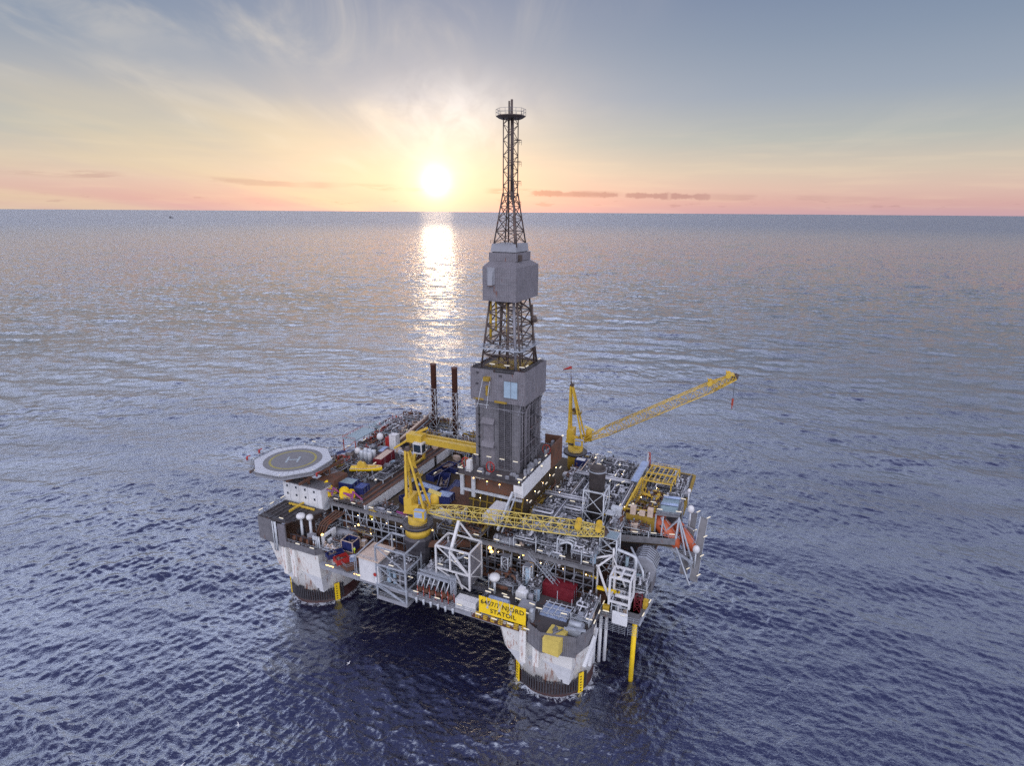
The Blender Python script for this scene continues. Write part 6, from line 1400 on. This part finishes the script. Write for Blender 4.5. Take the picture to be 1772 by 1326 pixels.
# yellow hose reels and magenta jib by the helideck
for (u, v, z, r_, lab) in ((-60.4, -5.2, ZA, 1.9, 'large yellow reel under the right edge of the helideck'), (-58.6, -6.6, ZA-1.2, 1.7, 'lower yellow reel in front of the blue containers'), (-52.6, -7.6, ZA, 1.5, 'yellow reel standing at the front rail left of the magenta jib'), (-50.6, -6.8, ZA, 1.1, 'small yellow reel right beside the other at the front rail'), (-41.5, -8.4, ZP, 1.2, 'yellow valve drum at the near end of the long wall')):
    q = thing('yellow_reel', lab, 'reel', u, v, z, R(40), 'yellow reels near the helideck', local=True)
    part('drum', MB().tube((0, -1.2, r_), (0, 1.2, r_), r_*.7, 16), 'yellow', q)
    for y in (-1.2, 0, 1.2): part('flange', MB().tube((0, y-.1, r_), (0, y+.1, r_), r_, 18), 'yellow_bright', q)
    part('stand', MB().box(-r_, r_, -1.3, -1.1, 0, .4).box(-r_, r_, 1.1, 1.3, 0, .4), 'olive', q)
for (u, v, lab, hh) in ((-57.0, -8.2, 'magenta folded jib left of the yellow reels', 2.6), (-49.2, -8.4, 'magenta triangular jib at the near rail', 3.0), (-31.5, -6.4, 'magenta post gear left of the near crane', 3.4)):
    q = thing('magenta_jib', lab, 'jib', u, v, ZA if u < -44 else ZP, R(20), 'magenta lifting gear', local=True)
    part('mast', MB().bar((0, 0, 0), (.6, 0, hh), .5).bar((.6, 0, hh), (3.4, -.4, .6), .3), 'magenta', q); part('arm', MB().bar((0, 0, hh*.6), (-2.6, .3, hh*.75), .4).bar((-2.6, .3, hh*.75), (.4, 0, .6), .22), 'magenta', q)
solo('ledge_block', MB().box(-25.6, -15.4, -1.4, 13, 28, 31.5), ['deck_brown'], 'raised ledge left of the drill floor carrying the small navy box', 'ledge', -20.5, 6, 28)
wl = solo('ledge_wall', MB().box(-25.7, -15.3, -1.7, -1.42, 27.9, 31.8).box(-15.38, -15.1, -1.7, 2, 27.9, 31.8), 'white', 'low white wall on the near side of the ledge left of the drill floor', 'wall', -20.5, -1.6, 28)
# crates scattered on deck
for k in range(26):
    a = rng.choice(((-71, -58, 14, 34, ZA), (-42, -28, -2, 10, ZP), (-42, -20, 36, 46, ZP), (-55, -45, 12, 44, ZA)))
    u, v = rng.uniform(a[0], a[1]), rng.uniform(a[2], a[3]); s_ = rng.uniform(.7, 1.5)
    solo('deck_crate', MB().box(-s_, s_, -s_*.7, s_*.7, 0, s_*1.1).box(-s_*1.03, s_*1.03, -s_*.1, s_*.1, 0, s_*1.14), rng.choice(('grey_mid', 'beige', 'cargo', 'pipe_dark', 'bluegrey')), 'small deck crate left among the equipment on the left half of the platform', 'crate', u, v, a[4], rng.uniform(-.5, .5), 'small crates on the left decks', local=True)

# ------------------------------------------------------------------ strip lamps
lamps((-54, -9.9, 31.6), (-21.5, -9.9, 31.6), 9, 'strip lamp on the front rail left of the near crane', 'lamps on the front rail left')
lamps((-6, -9.9, 31.4), (25, -9.9, 31.4), 8, 'strip lamp on the front rail under the crane boom', 'lamps on the front rail right')
lamps((-64.8, -21.6, 21.2), (-54, -21.6, 21.2), 3, 'strip lamp on the grey rim of the left column deck', 'lamps on the left column rim')
lamps((-73.4, -21, 29.1), (-73.4, -8, 29.1), 5, 'warm strip lamp on the roof edge of the left column', 'lamps on the left column roof', None)
lamps((-64, -22.3, 29.0), (-64, -22.3, 29.0), 1, 'strip lamp at the near corner of the left column roof', 'lamp at the roof corner')
lamps((-50, -9.6, 22.6), (-26, -9.6, 22.6), 4, 'strip lamp low on the open truss side', 'lamps inside the truss')
lamps((-46, -23.5, 18.6), (-36, -23.6, 18.6), 2, 'amber strip lamp on the low girder left of the white cabin', 'amber lamps on the girder', mat='lamp_amber', size=2.4)
lamps((2.5, -25.3, 19.6), (15.5, -25.3, 19.6), 6, 'strip lamp under the yellow name board', 'lamps below the name board')
lamps((4, -22.8, 24.9), (9, -22.8, 24.9), 2, 'strip lamp behind the top edge of the name board', 'lamps behind the name board')
lamps((11.5, -23, 22.2), (14.6, -23, 22.2), 2, 'strip lamp behind the right end of the name board', 'lamps right of the name board')
lamps((2.8, -18.6, 22.4), (14.6, -19.8, 22.6), 4, 'strip lamp above the near column deck behind the board', 'lamps over the near column deck')
lamps((16.8, -20.6, 22.6), (29.2, -19.4, 22.6), 3, 'strip lamp on the rail above the dark bulwark', 'lamps over the bulwark')
lamps((30.2, -18, 21.2), (30.2, -10, 21.2), 3, 'strip lamp on the right rail of the near column deck', 'lamps right of the near column')
lamps((28.4, 8.2, 31.4), (42.6, 12.6, 31.4), 5, 'strip lamp on the lifeboat station walkway', 'lamps along the lifeboat walkway')
lamps((47.6, 14, 21.2), (48.0, 23, 34.4), 5, 'strip lamp up the side of the inner launch ramp', 'lamps on the inner ramp', R(60))
lamps((50.6, 12, 21.2), (51.0, 21, 34.2), 5, 'strip lamp up the side of the outer launch ramp', 'lamps on the outer ramp', R(60))
lamps((38.4, 15, 36.9), (43.4, 15.8, 36.9), 2, 'strip lamp in front of the teal ribbed roof', 'lamps by the teal roof')
lamps((38.6, 24, 36.9), (43.4, 24, 36.9), 2, 'strip lamp behind the teal ribbed roof', 'lamps behind the teal roof')
lamps((40.4, -11, 21.6), (41, -6, 22.2), 2, 'strip lamp on the rail of the right corner platform', 'lamps on the corner platform')
lamps((31.6, -13, 21.2), (36, -12.9, 21.2), 2, 'strip lamp by the white hanging panel', 'lamps by the white panel')
lamps((-24, -24.3, 25.4), (-22, -24.3, 25.4), 1, 'strip lamp inside the grey cage tower', 'lamp in the grey cage')
lamps((-28.4, -20, 26), (-21, -20, 20), 3, 'slanted strip lamp among the pipes of the grey cage tower', 'lamps in the grey cage tower')
lamps((-12, -19, 26), (-4, -19, 30), 3, 'strip lamp inside the white cage tower', 'lamps in the white cage tower')
lamps((-16.6, -24.2, 19.6), (3, -24.2, 19.6), 4, 'strip lamp along the low walkway by the hose reels', 'lamps on the low walkway')
lamps((-10.6, -10.2, 22), (-10.6, -10.2, 27), 3, 'warm strip lamp in the dark side between the cage towers', 'lamps in the dark side')
lg_ = random.Random(21)
for (u0, u1, v0, v1, z, n_, lab) in ((5, 18, -6, 22, 34.6, 22, 'strip lamp among the grey pipework left of the exhaust stack'), (19, 30, 16, 46, 34.6, 16, 'strip lamp among the pipework behind the exhaust stack'), (27, 42, 15, 34, 34.8, 12, 'strip lamp around the yellow stair'), (7, 24, 30, 54, 33.8, 14, 'strip lamp over the far pipework by the second crane'),
                                      (-73, -60, 8, 50, 35, 16, 'strip lamp over the left rear deck'), (-56, -46, 2, 48, 33.6, 8, 'strip lamp by the rails of the raised deck'), (-42, -20, 0, 46, 30.8, 8, 'strip lamp over the pipe deck'), (22, 39, -8, 6, 27, 8, 'strip lamp in the structure around the white triangular frame')):
    src = None
    for k in range(n_*2//5):
        u, v, zz, a = lg_.uniform(u0, u1), lg_.uniform(v0, v1), z+lg_.uniform(-.6, .8), lg_.choice((0, R(90), R(45), R(66)))
        if src is None:
            lamps((u, v, zz), (u, v, zz), 1, lab, lab.replace('strip lamp', 'lamps'), a); src = [o for o in bpy.data.objects if o.get('label') == lab][0]
        else: o = src.copy(); COL.objects.link(o); o.location = P(u, v, zz); o.rotation_euler = (0, 0, TH+a)
floods([(-50, -9.9, 29.2), (-36, -9.9, 29.2), (-20, -9.9, 29)], 'amber lamp under the front rail of the left deck', 'amber lamps under the left rail', r=.28)
floods([(0, -9.9, 29.2), (8, -9.9, 28.6), (18, -9.9, 29)], 'amber lamp under the front rail of the process deck', 'amber lamps under the right rail', r=.28)
floods([(-1.5, -10.6, 28.6), (-1.0, -10.6, 27.6), (10, -10.2, 26)], 'amber lamp glowing beside the white cage tower', 'amber lamps by the cage', r=.5)
floods([(-52.6, -18.4, 24), (-46, -9.9, 24.4)], 'large amber lamp over the left column work deck', 'amber lamps on the left column', r=.4)
floods([(-52+k*5.2, -9.0, 26.9) for k in range(6)]+[(-6+k*6.2, -8.9, 26.9) for k in range(6)], 'small warm work lamp inside the dark side of the deck', 'work lamps in the deck side', 'lamp_warm', .08)
floods([(3.2, 4+k*6, 37.0) for k in range(5)]+[(-10, .4, 36.5), (-2, .2, 36.0)], 'small warm work lamp in the gap below the drill floor', 'work lamps below the drill floor', 'lamp_warm', .08)
floods([(28+k*3.1, 18+((k*7) % 5)*4, 33.6) for k in range(5)]+[(8, 18, 34), (15, 26, 34), (22, 40, 33.4), (10, 50, 33)], 'small warm work lamp among the pipework', 'work lamps in the pipework', 'lamp_warm', .08)
floods([(-46.5, -11, 24.5), (-40, -12, 24), (31, -6, 26), (34, 1, 26), (-38, 42, 32), (-26, 48, 34), (-60, 40, 35)], 'small warm work lamp at the edge of a lower deck', 'work lamps on the lower decks', 'lamp_warm', .08)
floods([(-48.4, 2.5, 33.4), (6.6, 20, 34.6), (13, 36, 34.4), (20, 44, 34.6), (30, 20, 34)], 'warm round lamp in the pipework', 'warm lamps in the pipework', 'lamp', .34)

# ------------------------------------------------------------------ person, gulls, distant ship
pe = bpy.data.meshes.new('person')
J = {'pel': (0, 0, .95), 'waist': (0, 0, 1.1), 'chest': (0, 0, 1.35), 'neck': (0, 0, 1.52), 'head': (0, .02, 1.64), 'top': (0, .01, 1.76),
     'shl': (-.19, 0, 1.44), 'ell': (-.27, .03, 1.16), 'hal': (-.28, .12, .92), 'shr': (.19, 0, 1.44), 'elr': (.27, .03, 1.16), 'har': (.26, .14, .93),
     'hil': (-.1, 0, .9), 'knl': (-.12, .03, .5), 'anl': (-.13, -.02, .08), 'tol': (-.13, .15, .04), 'hir': (.1, 0, .9), 'knr': (.12, .05, .5), 'anr': (.14, .02, .08), 'tor': (.14, .19, .04)}
RD = {'pel': .14, 'waist': .13, 'chest': .16, 'neck': .06, 'head': .1, 'top': .07, 'shl': .075, 'ell': .05, 'hal': .035, 'shr': .075, 'elr': .05, 'har': .035, 'hil': .09, 'knl': .06, 'anl': .045, 'tol': .04, 'hir': .09, 'knr': .06, 'anr': .045, 'tor': .04}
names = list(J); ed = [('pel', 'waist'), ('waist', 'chest'), ('chest', 'neck'), ('neck', 'head'), ('head', 'top'), ('chest', 'shl'), ('shl', 'ell'), ('ell', 'hal'), ('chest', 'shr'), ('shr', 'elr'), ('elr', 'har'), ('pel', 'hil'), ('hil', 'knl'), ('knl', 'anl'), ('anl', 'tol'), ('pel', 'hir'), ('hir', 'knr'), ('knr', 'anr'), ('anr', 'tor')]
SC = 1.12
pe.from_pydata([tuple(c*SC for c in J[k]) for k in names], [(names.index(a), names.index(b)) for a, b in ed], [])
pob = bpy.data.objects.new('person', pe); COL.objects.link(pob); pe.materials.append(MAT['trouser'])
pe_layer = pe.skin_vertices.new() if hasattr(pe.skin_vertices, 'new') else None
sk = pob.modifiers.new('skin', 'SKIN')
if not pe.skin_vertices:
    bm = bmesh.new(); bm.from_mesh(pe); ly = bm.verts.layers.skin.verify(); bm.verts.ensure_lookup_table()
    for i, k in enumerate(names): bm.verts[i][ly].radius = (RD[k]*SC, RD[k]*SC); bm.verts[i][ly].use_root = (k == 'pel')
    bm.to_mesh(pe); bm.free()
else:
    for i, k in enumerate(names): pe.skin_vertices[0].data[i].radius = (RD[k]*SC, RD[k]*SC); pe.skin_vertices[0].data[i].use_root = (k == 'pel')
sk.use_smooth_shade = True; pob.modifiers.new('sub', 'SUBSURF').levels = 1
pob.location = P(-42.3, -16.9, 20.0); pob.rotation_euler = (0, 0, TH+R(120)); pob['label'] = 'person in a bright yellow jacket and white helmet standing at the blue container'; pob['category'] = 'person'
ORG[pob.name] = (0, 0, 0)
mb = MB(); mb.lathe(0, 0, [(.23*SC, .86*SC), (.24*SC, 1.1*SC), (.27*SC, 1.36*SC), (.22*SC, 1.5*SC), (.09*SC, 1.54*SC)], 12)
for s_ in (-1, 1): mb.tube((.2*s_*SC, 0, 1.45*SC), (.28*s_*SC, .03*SC, 1.16*SC), .1*SC, 8, .075*SC); mb.tube((.28*s_*SC, .03*SC, 1.17*SC), (.285*s_*SC, .11*SC, .97*SC), .075*SC, 8, .06*SC)
part('jacket', mb, 'hivis', pob)
mb = MB(); 
for s_ in (-1, 1): mb.tube((.1*s_*SC, 0, .9*SC), (.12*s_*SC, .04*SC, .5*SC), .13*SC, 8, .1*SC); mb.tube((.12*s_*SC, .04*SC, .5*SC), (.135*s_*SC, 0, .1*SC), .1*SC, 8, .08*SC)
part('trousers', mb, 'hivis', pob)
part('face', MB().ball((0, .035*SC, 1.66*SC), .108*SC, 10, 8, 1.15), 'skin', pob); part('helmet', MB().dome((0, .02*SC, 1.70*SC), .15*SC, 12, 5).lathe(0, .04*SC, [(.17*SC, 1.69*SC), (.16*SC, 1.71*SC)], 12), 'white_clean', pob)

def gull(x, y, z, yaw, lab, s_=1.):
    mb = MB(); n_ = 8
    prof_ = [(-.34, .02), (-.2, .06), (0, .09), (.16, .075), (.26, .05), (.33, .05), (.38, .02)]
    for i, (px_, r_) in enumerate(prof_):
        for j in range(n_): a = 2*math.pi*j/n_; mb.v.append((px_*s_, math.cos(a)*r_*s_, math.sin(a)*r_*s_))
    for i in range(len(prof_)-1):
        for j in range(n_): mb.face((i*n_+j, i*n_+(j+1) % n_, (i+1)*n_+(j+1) % n_, (i+1)*n_+j), True)
    o = solo('gull', mb, 'gull', lab, 'bird', 0, 0, 0, 0, 'white gulls over the sea', local=True)
    for sg in (-1, 1):
        w = MB(); w.prism([(.12*s_, sg*.05*s_), (.2*s_, sg*.35*s_), (-.02*s_, sg*.85*s_), (-.08*s_, sg*.8*s_), (.0, sg*.35*s_), (-.08*s_, sg*.05*s_)][::sg], .0, .02)
        w.v = [(a, b, c+.25*abs(b)-.12*b*b) for a, b, c in w.v]; part('wing', w, 'gull', o)
    part('tail', MB().prism([(-.3*s_, -.03), (-.45*s_, -.1*s_), (-.45*s_, .1*s_), (-.3*s_, .03)], 0, .02), 'gull', o)
    o.location = (x, y, z); o.rotation_euler = (0, R(8), yaw)
gull(-61.5, 104, 4, R(30), 'white gull flying low over the sea at the lower left', 1.); gull(-68, 93, 5, R(160), 'white gull near the bottom edge left of the platform', .9); gull(-42, 124, 3, R(-20), 'white gull just left of the dark water under the platform', .9)
sh = bpy.data.objects.new('distant_ship', None); COL.objects.link(sh); sh.location = (-4650, 8200, 0); sh['label'] = 'tiny dark ship on the horizon at the left'; sh['category'] = 'ship'; ORG[sh.name] = (0, 0, 0)
part('hull', MB().prism([(-26, -6), (20, -6), (30, 0), (20, 6), (-26, 6)], -2, 8), 'black', sh); part('superstructure', MB().box(-22, -6, -5, 5, 8, 24), 'grey_wall_dark', sh); part('mast', MB().box(2, 4, -1, 1, 8, 30), 'black', sh)
